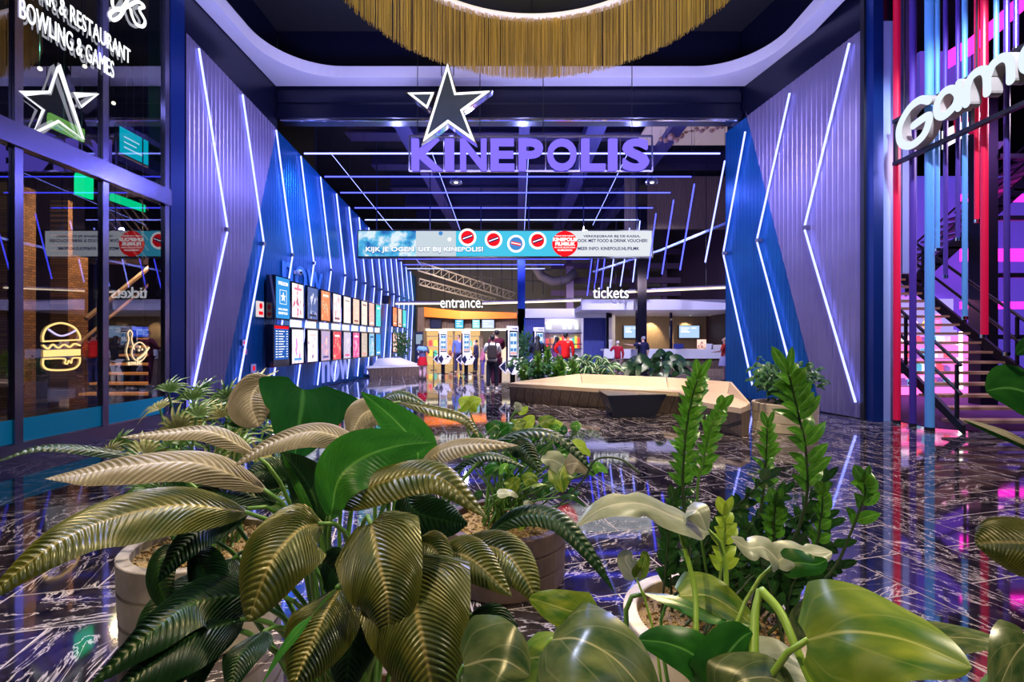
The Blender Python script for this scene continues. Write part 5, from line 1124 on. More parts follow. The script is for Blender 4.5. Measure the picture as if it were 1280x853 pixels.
for x in (12.3, 13.6): mb.box((x, 10.85, 0), (x+.08, 10.95, 6))
struct('window_frame_right', mb, M['black'])
for i, (z, h) in enumerate(((3.5, .25), (2.3, .12), (5.0, .12))):
    simple('magenta_light_strip', MB().box((11.2, 12.0, z), (14.4, 12.05, z+h)).box((11.2, 12.05, z-.03), (14.4, 12.12, z+h+.03)), M['magenta_em'], ['broad magenta strip light behind the right glass', 'lower thin magenta strip light behind the right glass', 'upper thin magenta strip light behind the right glass'][i], 'strip light', 'magenta strips behind the right glass')
mb = MB(); 
import itertools
pts = [P(1188, 84, 9.2), P(1215, 68, 9.15), P(1245, 44, 9.1), P(1285, 8, 9.05), P(1330, -40, 9.0)]
for a, b in zip(pts, pts[1:]): mb.loft([a, b, b+Zh*.34, a+Zh*.34], [a+Yh*.08, b+Yh*.08, b+Zh*.34+Yh*.08, a+Zh*.34+Yh*.08])
simple('magenta_neon_band', mb, M['magenta_em'], 'curved glowing magenta band above the games sign', 'neon light')
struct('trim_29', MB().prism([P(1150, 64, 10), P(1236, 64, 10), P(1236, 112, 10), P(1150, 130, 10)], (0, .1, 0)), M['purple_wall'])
struct('trim_30', MB().box((P(1128, 0, 9.5).x, 9.5, 2.8), (P(1146, 0, 9.5).x, 9.6, 9.4)), M['paleblue'])
hang_a = simple('red_frame', MB().tube([P(1196, 150, 9.6), P(1234, 150, 9.6), P(1234, 165, 9.6), P(1196, 165, 9.6), P(1196, 150, 9.6)], .05, 4), M['red'], 'red rectangular frame behind the games lettering', 'frame'); hang(hang_a, [P(1215, 150, 9.6)])
hang_b = simple('lit_panel', MB().prism([P(1180, 163, 9.7), P(1226, 140, 9.7), P(1226, 160, 9.7), P(1180, 186, 9.7)], (0, .05, 0)), emis('panel_white', (.85, .85, 1), 1.2), 'white lit slanted panel behind the games lettering', 'light panel'); hang(hang_b, [P(1205, 152, 9.72)])
light('shop_pink_lamp', 'AREA', (10.5, 12.2, 2.6), 60, (1, .3, .6), 2, (10.5, 12.6, 0))
light('tube_spot', 'SPOT', (5.2, 5.0, 6.8), 900, (.75, .80, 1), .1, (6.8, 8.4, 3.5), spot=70)  # added blue-white spot to brighten the pale blue panel
light('stair_lamp', 'AREA', (8.2, 7.0, 5.2), 90, (.85, .65, .9), 1.5, (8.0, 9.5, 0))
light('stair_lamp', 'AREA', (11.5, 9.0, 6.2), 60, (.5, .2, 1), 2, (11.5, 11.5, 2))
# ------------------------------------------------------------ PLANTS
def cat3(pts, n):
    pts = [Vector(p) for p in pts]; m = len(pts)-1; out = []
    for i in range(n+1):
        s = i/n*m; k = min(int(s), m-1); t = s-k
        p0, p1, p2, p3 = pts[max(k-1, 0)], pts[k], pts[k+1], pts[min(k+2, m)]
        if k == 0: p0 = p1*2-p2
        if k+2 > m: p3 = p2*2-p1
        out.append(.5*((2*p1)+(p2-p0)*t+(2*p0-5*p1+4*p2-p3)*t*t+(3*p1-p0-3*p2+p3)*t*t*t))
    return out
PROF = {
 'lance': lambda t: (math.sin(PI*min(1, t)**.80)**.85 if 0 < t < 1 else 0)*(1-.25*t)*1.12,
 'ellip': lambda t: math.sin(PI*t)**.7 if 0 < t < 1 else 0,
 'heart': lambda t: 0 if t >= 1 else (min(1, (t+.02)/.16)**.5)*((1-t)**.62)*(1+.35*t)*1.08,
 'ovate': lambda t: 0 if t >= 1 or t <= 0 else (t**.5)*((1-t)**.75)*1.95*.98,
 'strap': lambda t: min(1, t*5)**.6*(1-t)**.5 if t < 1 else 0,
}
def blade(mb, uvs, P_, W_, N, prof='lance', n=26, m=8, K=0, amp=0, fold=.1, curl=.15, roll=0, lobe=0, wave=0, asym=0, split=None, obl=.36):
    """P_: world points base->tip; W_: full width in metres; rows follow the side veins when K > 0"""
    nc = 60 if K else n
    c = cat3(P_, nc); N = Vector(N); f = PROF[prof]; k0 = len(mb.v)
    L = sum((c[i+1]-c[i]).length for i in range(nc)); ph = random.uniform(0, 6)
    fr = []
    for i in range(nc+1):
        T = (c[min(i+1, nc)]-c[max(i-1, 0)]).normalized(); S = T.cross(N)
        if S.length < 1e-4: S = T.cross(Vector((1, 0, .1)))
        S.normalize(); Nn = S.cross(T).normalized()
        if roll: q = Matrix.Rotation(math.radians(roll), 3, T); S = q @ S; Nn = q @ Nn
        fr.append((T, S, Nn))
    so = min(.55, obl*W_/max(L, .01)*1.3) if K else 0
    sh = lambda a: so*(a+.5*a*a)/1.5*1.5
    smax = sh(1)
    for i in range(n+1):
        t0 = -smax+(1+smax)*i/n if K else i/n
        for j in range(m+1):
            s = -1+2*j/m; a = abs(s)
            t = max(0, min(1, t0+sh(a)*(1-max(t0, 0)))) if K else t0
            x = t*nc; u = min(int(x), nc-1); e = x-u; C0 = c[u].lerp(c[u+1], e); T, S, Nn = fr[u] if e < .5 else fr[u+1]
            if K: T = fr[u][0].lerp(fr[u+1][0], e); S = fr[u][1].lerp(fr[u+1][1], e); Nn = fr[u][2].lerp(fr[u+1][2], e)
            w_ = max(f(t), .004)*W_/2; ww = w_*(1+asym*s)
            if split and a > .35:
                g = math.sin(t*split*PI*2+(0 if s > 0 else 1.3)); ww *= 1-.33*max(0, g)**3*(a-.35)/.65
            h = fold*a*w_-curl*s*s*w_
            if K: h += amp*(2.4*abs(math.sin(PI*K*t0))**.7-1.2)*min(1, a*5)*(1-a**8)*min(1, w_*60)
            if wave: h += wave*math.sin(t*9+ph+(2 if s > 0 else 0))*a*a*w_
            p = C0+S*s*ww+Nn*h
            if lobe: p = p-T*lobe*W_*(a**1.5)*max(0, 1-t*2.2)
            else: p = p+T*(-.06*W_*a*a*(1-t))
            mb.v.append(p); uvs.append(((s+1)/2, t*L/max(W_, .001)*.5))
    for i in range(n):
        for j in range(m):
            a = k0+i*(m+1)+j; mb.f.append((a, a+1, a+m+2, a+m+1))
    return L
def leaf(par, pts, wpx, mt, N=(0, -1, .6), root=None, name='leaf', stemr=.006, stemm='stem', **k):
    P3 = [P(*p) for p in pts]; Ym = sum(p[2] for p in pts)/len(pts)
    mb = MB(); uvs = []
    blade(mb, uvs, P3, wpx/F*Ym, N, **k)
    o = obj(name, mb, M[mt], par, smooth=True, uvs=uvs)
    if root is not None:
        b = P3[0]; r = Vector(root); d = (P3[1]-P3[0]).normalized(); h = max(.05, (b-r).length)
        c1 = r+Vector(((b.x-r.x)*.2, (b.y-r.y)*.2, (b.z-r.z)*.55)); c2 = b-d*h*.18+Vector((0, 0, -.02))
        line = []
        for i in range(11):
            t = i/10; line.append(r*(1-t)**3+c1*3*t*(1-t)**2+c2*3*t*t*(1-t)+b*t**3)
        obj('petiole', MB().tube(line, [stemr*(1.25-.5*i/10) for i in range(11)], 6), M[stemm], o, smooth=True)
    return o
def pot(name, label, c, r, h, m, bands=2, soil=True, taper=.96, group=None):
    t = thing(name, label, 'plant pot', c, group)
    prof = [(0, 0), (r*taper*.97, 0), (r*taper, .01)]
    for i in range(bands+1):
        z0_ = h*(i)/(bands+1)+.012; z1_ = h*(i+1)/(bands+1)-.008; k0_ = taper+(1-taper)*z0_/h; k1_ = taper+(1-taper)*z1_/h
        prof += [(r*k0_, z0_), (r*k1_, z1_), (r*k1_-.008, z1_+.005), (r*k1_-.008, z1_+.011)] if i < bands else [(r*k0_, z0_), (r, h-.004), (r-.004, h)]
    prof += [(r-.05, h), (r-.055, h-.004), (r-.06, h-.06)]
    obj('pot_body', MB().lathe(prof, c, 56), m, t, smooth=False)
    if soil:
        mb = MB(); mb.lathe([(0, h-.035), (r*.4, h-.03), (r*.8, h-.04), (r-.055, h-.045)], c, 40)
        s = obj('granules', mb, M['soil'], t, smooth=True)
        mb = MB(); rr = random.Random(int(c[0]*100)+7)
        n = 420 if c[1] < 4 else 0
        for i in range(n):
            a = rr.uniform(0, 2*PI); q = (r-.07)*math.sqrt(rr.random()); e = rr.uniform(.006, .013)
            p = Vector(c)+Vector((q*math.cos(a), q*math.sin(a), h-.034+rr.uniform(0, .008)))
            mb.ell(p, (e, e*.8, e*.7), 5, 3)
        if n: g = obj('clay_granules', mb, M['soil'], t); g['kind'] = 'stuff'
    return t
# pots
pot('brown_pot', 'dark brown banded round pot behind the big lily leaves', (-.07, 3.0, 0), .385, .35, M['pot_brown'], 2)
pot('stone_pot', 'cream round pot with clay granules under the feathery dark green stalks', (.80, 1.93, 0), .36, .35, M['pot_cream'], 1)
pot('stone_pot', 'grey brown pot at the left half hidden by lily leaves', (-1.59, 2.46, 0), .36, .43, M['pot_grey'], 2)
pot('white_pot', 'large whitish banded pot with a bushy shrub beside the cream bench', (4.42, 7.90, 0), .49, .45, M['pot_cream'], 2, taper=.97)
pot('stone_pot', 'pot carrying the big ribbed lily below the picture edge', (-.52, 1.45, 0), .38, .22, M['pot_brown'], 2)
pot('stone_pot', 'pot of the nearest heart leaved climber below the picture edge', (.30, .72, 0), .34, .34, M['pot_grey'], 2)
pot('stone_pot', 'pot of the plant reaching in from the right edge', (1.45, .95, 0), .32, .34, M['pot_grey'], 2)
# ---- big lily in the foreground
lily = thing('giant_peace_lily', 'big foreground plant with broad ribbed olive leaves, left of centre', 'plant', (-.52, 1.45, .19))
R0 = Vector((-.52, 1.45, .18))
def lf(pts, w_, mt='lily', N=(0, -1, .8), K=24, amp=.0026, n=0, m=14, noroot=False, **k):
    n = n or (K*6 if K else 30)
    k.setdefault('fold', .10); k.setdefault('curl', .28); k.setdefault('stemr', .007)
    rt = R0+Vector((random.uniform(-.1, .1), random.uniform(-.08, .08), 0))
    return leaf(lily, pts, w_, mt, N, root=None if noroot else rt, K=K, amp=amp, n=n, m=m, **k)
UPC = (0, -.55, 1)
lf([(306, 640, 1.22), (220, 632, 1.12), (130, 652, 1.02), (55, 690, .93), (-30, 760, .86)], 92, N=(.1, -.75, 1), K=34)                 # L1
lf([(330, 612, 1.30), (250, 580, 1.27), (160, 583, 1.2), (100, 594, 1.15), (56, 599, 1.1)], 62, mt='lily_pale', N=(0, -.55, 1), K=28)            # L2
lf([(316, 566, 1.42), (262, 540, 1.42), (205, 542, 1.38), (150, 547, 1.34)], 36, mt='lily_pale', N=(0, -.4, 1), K=22)
lf([(175, 574, 1.35), (110, 562, 1.3), (50, 560, 1.24), (-12, 580, 1.18)], 24, mt='lily_dark', N=(0, -.35, 1), K=20)
lf([(379, 487, 1.60), (377, 510, 1.62), (373, 535, 1.62), (368, 575, 1.62)], 122, mt='lily_mid', N=(0, -1, .15), K=0, amp=0, prof='heart', curl=.12, fold=-.08, n=40, wave=.1, lobe=.07, noroot=True)   # L5
lf([(334, 474, 1.72), (318, 488, 1.70), (314, 508, 1.66), (324, 534, 1.62)], 66, mt='lily_pale', N=(0, -1, .4), K=16, prof='ellip', noroot=True)
lf([(449, 556, 1.35), (395, 540, 1.34), (340, 554, 1.3), (290, 584, 1.26)], 50, mt='lily_pale', N=(0, -.55, 1), K=26)                  # L6
lf([(522, 588, 1.48), (520, 558, 1.47), (492, 524, 1.44), (451, 490, 1.40)], 56, mt='lily_bright', N=(-.3, -1, .3), K=20, amp=.0012, curl=.1, fold=.12)      # L7
lf([(414, 645, 1.25), (424, 600, 1.25), (455, 572, 1.28), (500, 557, 1.32), (546, 553, 1.36)], 74, mt='lily_bright', N=(-.6, -1, -.2), K=26, amp=.001, curl=.05, fold=.25)   # L8
lf([(424, 630, 1.25), (478, 603, 1.22), (545, 596, 1.16), (609, 648, 1.10)], 62, N=(0, -.8, 1), K=26)                                     # L9
lf([(521, 592, 1.42), (548, 566, 1.40), (590, 556, 1.36), (648, 557, 1.32)], 42, mt='lily_pale', N=(0, -.6, 1), K=24)                     # L10
lf([(472, 510, 1.60), (452, 520, 1.57), (437, 550, 1.52)], 52, mt='lily_pale', N=(0, -1, .7), K=18)                                      # L11
lf([(430, 498, 1.72), (408, 506, 1.68), (398, 545, 1.62)], 40, mt='lily_pale', N=(0, -1, .6), K=16)
lf([(500, 503, 1.62), (545, 513, 1.58), (580, 524, 1.52), (600, 548, 1.48)], 22, N=(0, -.5, 1), K=20)                                     # L12
lf([(470, 505, 1.68), (500, 493, 1.68), (540, 510, 1.64)], 24, mt='lily_dark', N=(0, -.5, 1), K=16)
lf([(464, 656, 1.08), (474, 705, 1.00), (484, 748, .96), (486, 792, .95)], 118, N=(0, -1, .35), prof='heart', K=22, amp=.0035, lobe=.10)            # L13
lf([(398, 655, 1.12), (372, 664, 1.08), (338, 705, 1.02), (310, 778, .98)], 104, N=(-.1, -1, .5), prof='ellip', K=22, amp=.0035)                # L14
lf([(512, 705, 1.06), (520, 760, .97), (532, 820, .92), (548, 900, .90)], 150, N=(.05, -1, .45), prof='heart', K=24, amp=.004, lobe=.05)            # L15
lf([(522, 676, 1.14), (545, 690, 1.10), (570, 745, 1.05)], 44, N=(.4, -1, .5), K=18)
lf([(424, 738, 1.05), (400, 780, .98), (366, 860, .92)], 96, N=(-.2, -1, .3), K=26, amp=.0035, prof='ellip')                               # L17
lf([(421, 735, 1.0), (385, 775, .93), (352, 815, .9), (325, 860, .88)], 26, mt='lily_bright', N=(-1, -.7, .2), K=0, amp=0, curl=.02, fold=.05)            # L16
lf([(552, 688, 1.16), (590, 700, 1.12), (640, 746, 1.06)], 56, N=(-.15, -1, .9), K=20)                                              # L18
lf([(575, 680, 1.22), (625, 688, 1.18), (655, 720, 1.12), (673, 760, 1.08)], 56, N=(.1, -1, .9), K=22)
lf([(300, 775, 1.1), (240, 795, 1.02), (190, 830, .98), (130, 880, .95)], 84, mt='lily_dark', N=(-.2, -1, .9), K=24, amp=.003)                # L19
lf([(330, 742, 1.15), (250, 752, 1.08), (190, 790, 1.0), (110, 860, .95)], 78, mt='lily_dark', N=(-.2, -1, .9), K=24, amp=.003)
lf([(310, 636, 1.25), (255, 660, 1.18), (222, 690, 1.13), (196, 730, 1.1)], 56, mt='lily_dark', N=(-.3, -1, .6), K=20)                   # L20
lf([(240, 685, 1.2), (255, 715, 1.16), (268, 745, 1.12), (262, 765, 1.1)], 52, mt='lily_dark', N=(.1, -1, .2), K=18)                    # L21
lf([(225, 680, 1.25), (200, 705, 1.2), (202, 740, 1.16), (225, 775, 1.12)], 52, mt='lily_dark', N=(-.2, -1, .2), K=18)
lf([(345, 628, 1.32), (290, 614, 1.28), (240, 622, 1.22), (205, 655, 1.18)], 44, mt='lily_dark', N=(0, -.6, 1), K=20)                    # L22
lf([(400, 660, 1.30), (392, 620, 1.33), (374, 590, 1.36), (350, 565, 1.38)], 62, mt='lily_dark', N=(-.2, -1, .1), K=20, amp=.001, curl=.05)          # L23
lf([(396, 655, 1.28), (376, 618, 1.31), (362, 590, 1.34), (352, 566, 1.36)], 12, mt='lily_bright', N=(-.2, -1, .1), K=0, amp=0, n=30, m=4)
lf([(505, 612, 1.35), (520, 640, 1.3), (560, 652, 1.26), (585, 655, 1.24)], 52, mt='lily_dark', N=(0, -1, .4), K=18)                     # L24
lf([(440, 600, 1.5), (455, 580, 1.5), (480, 600, 1.46)], 44, mt='lily_dark', N=(0, -1, .3), K=14)
lf([(500, 600, 1.5), (512, 585, 1.5), (500, 570, 1.52)], 44, mt='lily_dark', N=(0, -1, .3), K=14)
lf([(560, 592, 1.5), (595, 572, 1.46), (625, 572, 1.43), (658, 585, 1.4)], 20, mt='lily_dark', N=(0, -.4, 1), K=18)                       # L25
lf([(608, 668, 1.5), (650, 645, 1.45), (695, 650, 1.38), (735, 690, 1.32), (769, 742, 1.28)], 30, mt='lily_dark', N=(0, -.9, .8), K=26, amp=.002)      # L26
lf([(610, 556, 1.55), (655, 540, 1.5), (695, 545, 1.45), (725, 570, 1.42), (747, 598, 1.4)], 20, mt='lily_dark', N=(0, -.5, 1), K=20)          # L27
lf([(636, 558, 1.6), (655, 562, 1.56), (678, 594, 1.5)], 30, mt='lily_dark', N=(0, -1, .5), K=16)                                         # L29
lf([(400, 700, 1.2), (420, 720, 1.15), (440, 780, 1.1)], 50, mt='lily_dark', N=(0, -1, .2), K=16)
lf([(360, 600, 1.45), (330, 590, 1.42), (300, 600, 1.4)], 40, mt='lily_dark', N=(0, -1, .6), K=14)
lf([(460, 760, 1.2), (440, 800, 1.15), (430, 880, 1.1)], 80, mt='lily_dark', N=(0, -1, .2), K=20)
lf([(290, 700, 1.3), (275, 730, 1.25), (300, 790, 1.2)], 46, mt='lily_dark', N=(0, -1, .3), K=16)
lf([(590, 770, 1.2), (620, 800, 1.15), (600, 870, 1.1)], 60, mt='lily_dark', N=(0, -1, .4), K=16)
for q_ in ([(300, 760, 1.2), (270, 790, 1.12), (250, 830, 1.05), (240, 880, 1.0)], [(280, 720, 1.3), (230, 740, 1.22), (190, 770, 1.15), (160, 830, 1.1)], [(330, 790, 1.1), (300, 820, 1.02), (285, 870, .98)], [(350, 680, 1.35), (330, 720, 1.3), (330, 770, 1.25)], [(240, 800, 1.05), (200, 850, .98), (170, 900, .95)]):
    lf(q_, 56, mt='lily_dark', N=(-.2, -1, .6), K=20)
# ---- climber with heart shaped leaves, nearest, bottom middle and right
clm = thing('heart_leaf_climber', 'near climber with glossy heart shaped leaves along the bottom edge', 'plant', (.30, .72, .31))
RM = Vector((.30, .74, .30))
def hf(pts, w_, mt='pothos', N=(0, -.8, 1), par=clm, root=RM, **k):
    k.setdefault('prof', 'heart'); k.setdefault('lobe', .10); k.setdefault('fold', .12); k.setdefault('curl', .2); k.setdefault('wave', .12)
    r = root+Vector((random.uniform(-.06, .06), random.uniform(-.05, .05), 0)) if root is not None else None
    return leaf(par, pts, w_, mt, N, root=r, n=40, m=14, **k)
hf([(742, 772, .80), (715, 765, .80), (685, 755, .82), (661, 748, .85)], 50, 'pothos', (0, -1, .5), stemr=.004, stemm='stem_lime')               # M1
hf([(690, 800, .78), (725, 800, .72), (775, 830, .68), (830, 900, .64)], 120, 'pothos_grey', (.1, -.8, 1), stemm='stem_lime')                    # M2
hf([(580, 833, .82), (610, 825, .78), (635, 828, .76), (662, 845, .75)], 110, 'pothos_grey', (0, -.9, .8))                              # M3
hf([(650, 826, .84), (680, 822, .8), (700, 835, .78), (715, 870, .76)], 70, 'pothos', (0, -.8, 1))
hf([(1010, 800, .70), (1060, 790, .66), (1130, 800, .62), (1215, 835, .58)], 150, 'pothos', (0, -.75, .9), stemm='stem_lime', curl=.25)              # R8
hf([(1130, 800, .82), (1180, 797, .8), (1225, 800, .78), (1262, 812, .76)], 44, 'pothos_grey', (0, -.6, 1))                          # R9
hf([(1285, 800, .7), (1265, 825, .68), (1245, 870, .66)], 60, 'pothos_grey', (-.3, -1, .6))                                       # R10
hf([(1010, 800, .9), (1000, 775, .9), (1008, 750, .9)], 30, 'pothos_grey', (0, -1, .3))
hf([(895, 850, .82), (868, 820, .80), (835, 805, .80), (797, 800, .80)], 62, 'pothos_deep', (.1, -1, .8), stemr=.004)                        # R5
hf([(893, 855, .78), (905, 825, .78), (925, 800, .78), (940, 790, .78)], 70, 'pothos_deep', (0, -1, .4))                           # R6
hf([(850, 745, 1.0), (885, 745, .98), (920, 765, .95), (944, 785, .93)], 58, 'pothos', (0, -.9, .9), stemr=.004)                           # R4
hf([(806, 742, 1.0), (850, 755, .97), (895, 775, .94), (942, 784, .92)], 22, 'pothos_deep', (0, -.25, 1), lobe=0, prof='lance')
hf([(884, 662, 1.02), (846, 648, 1.0), (800, 630, .98), (755, 635, .96), (720, 658, .95)], 52, 'pothos_pale', (0, -.55, 1), split=2.2, stemr=.006, stemm='stem_lime', lobe=.02)   # R1
hf([(858, 640, 1.02), (872, 640, 1.0), (884, 664, .98)], 44, 'pothos_pale', (0, -.6, 1), lobe=0, root=None)
hf([(972, 702, .95), (995, 690, .95), (1020, 692, .95), (1040, 690, .95)], 44, 'pothos_pale', (0, -.5, 1), split=2, stemr=.0045, stemm='stem_lime')                      # R2
hf([(974, 702, .95), (955, 685, .95), (935, 685, .95), (914, 672, .95)], 46, 'pothos_pale', (0, -.5, 1), split=2, root=None)
hf([(975, 704, .95), (1000, 704, .93), (1020, 706, .92), (1034, 700, .92)], 34, 'pothos_deep', (0, -1, .6), root=None, lobe=0)
hf([(795, 722, .98), (782, 700, .98), (790, 690, .98)], 26, 'pothos_pale', (-.3, -1, .3), stemr=.003, stemm='stem_lime')                   # R3
hf([(797, 722, .98), (806, 700, .98), (802, 690, .98)], 22, 'pothos', (.4, -1, .3), root=None)
hf([(940, 835, .85), (965, 826, .85), (990, 832, .84), (1020, 850, .82)], 60, 'pothos_pale', (0, -.8, 1))
hf([(900, 870, .75), (930, 850, .74), (970, 850, .73), (1000, 880, .72)], 70, 'pothos_grey', (0, -.8, 1))
hf([(740, 790, .9), (765, 800, .88), (790, 830, .86)], 40, 'pothos_grey', (0, -.8, 1))
def stalk(par, pts, r, m_='stem_lime', name='stalk'):
    c = cat3([P(*p) for p in pts], 20); n = len(c)
    return obj(name, MB().tube(c, [r*(1-.35*i/n) for i in range(n)], 8), M[m_], par, smooth=True)
stalk(clm, [(940, 900, .72), (942, 830, .76), (944, 770, .8), (950, 738, .82)], .009)
stalk(clm, [(951, 738, .82), (975, 765, .78), (995, 810, .74), (1025, 880, .70)], .008)
stalk(clm, [(870, 795, .9), (868, 735, .95), (850, 665, 1.0), (848, 650, 1.0)], .006)
stalk(clm, [(700, 860, .78), (708, 820, .8), (712, 775, .82)], .004)
# plant at the right edge
rp = thing('broad_leaf_plant', 'plant reaching in from the right edge with a smooth green leaf and a ribbed one', 'plant', (1.45, .95, .31))
RR_ = Vector((1.45, .95, .30))
leaf(rp, [(1320, 500, 1.2), (1290, 492, 1.2), (1260, 485, 1.18), (1232, 489, 1.17)], 66, 'pothos_deep', (0, -1, .35), root=RR_, prof='ellip', n=30, m=10, K=0, fold=.05, curl=.1)
leaf(rp, [(1310, 570, 1.1), (1270, 548, 1.12), (1235, 534, 1.15), (1198, 522, 1.18)], 16, 'lily_pale', (0, -.6, 1), root=RR_, n=40, m=8, K=0, fold=.1, curl=.1)
leaf(rp, [(1315, 585, 1.1), (1280, 556, 1.12), (1240, 540, 1.15), (1202, 525, 1.18)], 12, 'pothos_deep', (0, -.9, .2), root=RR_, n=30, m=6, fold=.1, curl=.1)
leaf(rp, [(1330, 690, .95), (1290, 680, .97), (1250, 678, 1.0), (1219, 680, 1.02)], 78, 'lily', (0, -1, .8), root=RR_, prof='ellip', n=80, m=14, K=16, amp=.006, fold=.05, curl=.3)
leaf(rp, [(1300, 425, 1.2), (1285, 432, 1.2), (1270, 444, 1.2)], 20, 'pothos_deep', (0, -1, .3), root=RR_, n=20, m=6, prof='ellip')
# ---- zz plant in the cream pot
def zz(par, pts, ln, wd, mt, pairs, r=.007, top=True, start=.35, tilt=.9, smat='stem_dark', lean=None):
    c = cat3(pts, 40); n = len(c)
    so = obj('stalk', MB().tube(c, [r*(1-.6*i/n) for i in range(n)], 6), M[smat], par, smooth=True)
    mb = MB(); uvs = []
    for k in range(pairs):
        f = start+(1-start)*(k+.5)/pairs; i = min(n-2, int(f*(n-1))); p = c[i]; T = (c[i+1]-c[i-1]).normalized()
        S = T.cross(Vector((0, -1, .0))); S.normalize()
        for sd in (-1, 1):
            d = (S*sd*.85+T*tilt+Vector((0, -1, 0))*random.uniform(-.45, .45)).normalized(); l = ln*random.uniform(.85, 1.1)*(1-.35*max(0, f-.7)/.3)
            q = p+T*sd*ln*.08
            blade(mb, uvs, [q, q+d*l*.5+Vector((0, -.1*l, .05*l)), q+d*l+Vector((0, 0, -.08*l))], wd, (random.uniform(-.3, .3)+sd*-.25, -1, .45), prof='lance', n=8, m=4, fold=.15, curl=.05)
    if top:
        T = (c[-1]-c[-3]).normalized()
        for a in (-.35, .35): blade(mb, uvs, [c[-1], c[-1]+(T+Vector((a, 0, 0)))*ln*.5, c[-1]+(T+Vector((a, 0, 0)))*ln*.95], wd, (a, -1, .3), prof='ellip', n=8, m=4, fold=.15)
    obj('leaflets', mb, M[mt], so, smooth=True, uvs=uvs); return so
zzp = thing('zamioculcas_plant', 'plant with upright feathery stalks of glossy oval leaflets in the cream pot', 'plant', (.80, 1.93, .31))
def zr(dx, dy): return Vector((.80+dx, 1.95+dy, .30))
zz(zzp, [zr(-.05, .02), P(855, 640, 1.98), P(855, 567, 1.97), P(862, 510, 1.96), P(872, 474, 1.95)], .092, .036, 'zz', 15)
zz(zzp, [zr(.0, -.02), P(872, 632, 1.9), P(880, 572, 1.9), P(888, 536, 1.9), P(900, 512, 1.9)], .07, .036, 'zz', 9, smat='stem')
zz(zzp, [zr(.12, -.05), P(1000, 655, 1.82), P(1008, 575, 1.8), P(996, 510, 1.79), P(986, 468, 1.78)], .115, .042, 'zz', 11)
zz(zzp, [zr(.10, .05), P(950, 640, 1.98), P(957, 575, 1.97), P(959, 535, 1.96)], .075, .028, 'zz', 9)
zz(zzp, [zr(.15, -.1), P(1035, 720, 1.8), P(1062, 670, 1.78), P(1080, 620, 1.77), P(1080, 605, 1.76)], .085, .045, 'zz', 5, start=.55)
zz(zzp, [zr(.02, -.1), P(900, 735, 1.72), P(905, 690, 1.7), P(906, 645, 1.69)], .075, .038, 'zz_lime', 5, start=.45, smat='stem_lime')
zz(zzp, [zr(.08, .0), P(962, 690, 1.85), P(967, 655, 1.84), P(969, 630, 1.83)], .07, .042, 'zz', 6, start=.4)
zz(zzp, [zr(.1, -.05), P(1010, 700, 1.78), P(1025, 650, 1.76), P(1028, 620, 1.75)], .06, .04, 'zz', 5, start=.4)
rr = random.Random(5)
for k in range(26):
    px = rr.uniform(828, 1045); py = rr.uniform(600, 690) if k % 2 else rr.uniform(640, 720); Y = rr.uniform(1.75, 2.15)
    b = zr(rr.uniform(-.2, .2), rr.uniform(-.2, .15)); tp_ = P(px, py, Y)
    zz(zzp, [b, b.lerp(tp_, .5)+Vector((0, 0, .06)), tp_], .075, .034, 'zz_dark', 8, start=.25, r=.006)
# ---- middle pot plants
mp_ = thing('split_leaf_plant', 'leafy plant with lobed yellowish leaves and thin stalks in the brown pot', 'plant', (-.07, 3.0, .31))
def mf(pts, w_, mt='pothos', N=(0, -1, .6), **k):
    r = Vector((-.07+rr.uniform(-.15, .15), 3.0+rr.uniform(-.12, .12), .30))
    k.setdefault('prof', 'heart'); k.setdefault('lobe', .08); k.setdefault('fold', .1)
    return leaf(mp_, pts, w_, mt, N, root=r, n=20, m=10, curl=.15, wave=.15, **k)
mf([(586, 512, 2.9), (583, 504, 2.9), (573, 499, 2.9)], 26, 'zz_lime'); mf([(586, 511, 2.9), (592, 503, 2.9), (602, 500, 2.9)], 22, 'zz_lime')
mf([(645, 512, 2.9), (648, 508, 2.9), (643, 503, 2.9)], 12, 'pothos_pale'); mf([(648, 514, 2.9), (655, 513, 2.9), (660, 508, 2.9)], 12, 'zz_lime')
mf([(655, 535, 2.8), (661, 527, 2.8), (668, 520, 2.8)], 20, 'zz_lime'); mf([(640, 533, 2.8), (650, 530, 2.8), (658, 527, 2.8)], 18, 'pothos')
mf([(675, 530, 2.8), (685, 525, 2.8), (694, 524, 2.8)], 16, 'pothos'); mf([(686, 540, 2.8), (692, 532, 2.8), (704, 530, 2.8)], 20, 'zz_lime')
mf([(697, 545, 2.8), (704, 538, 2.8), (710, 540, 2.8)], 16, 'pothos_deep'); mf([(610, 540, 2.9), (620, 532, 2.9), (632, 532, 2.9)], 18, 'pothos_deep')
mf([(716, 560, 2.7), (727, 560, 2.7), (738, 570, 2.7)], 22, 'zz_lime', split=1.5); mf([(700, 572, 2.7), (708, 580, 2.7), (712, 590, 2.7)], 20, 'zz')
mf([(704, 582, 2.55), (690, 575, 2.52), (676, 575, 2.5)], 30, 'pothos_pale', split=1.6); mf([(706, 582, 2.55), (700, 597, 2.5), (704, 616, 2.47)], 36, 'pothos', split=1.8); mf([(706, 582, 2.55), (722, 580, 2.5), (735, 594, 2.5)], 30, 'lily_pale', split=1.5)
mf([(636, 612, 2.7), (643, 604, 2.7), (650, 598, 2.7)], 20, 'pothos'); mf([(655, 603, 2.7), (664, 598, 2.7), (672, 604, 2.7)], 18, 'pothos')
mf([(622, 618, 2.6), (636, 616, 2.6), (648, 622, 2.6)], 14, 'pothos_pale', N=(0, -.6, 1)); mf([(665, 608, 2.6), (675, 606, 2.6), (685, 606, 2.6)], 7, 'pothos', N=(0, -.4, 1))
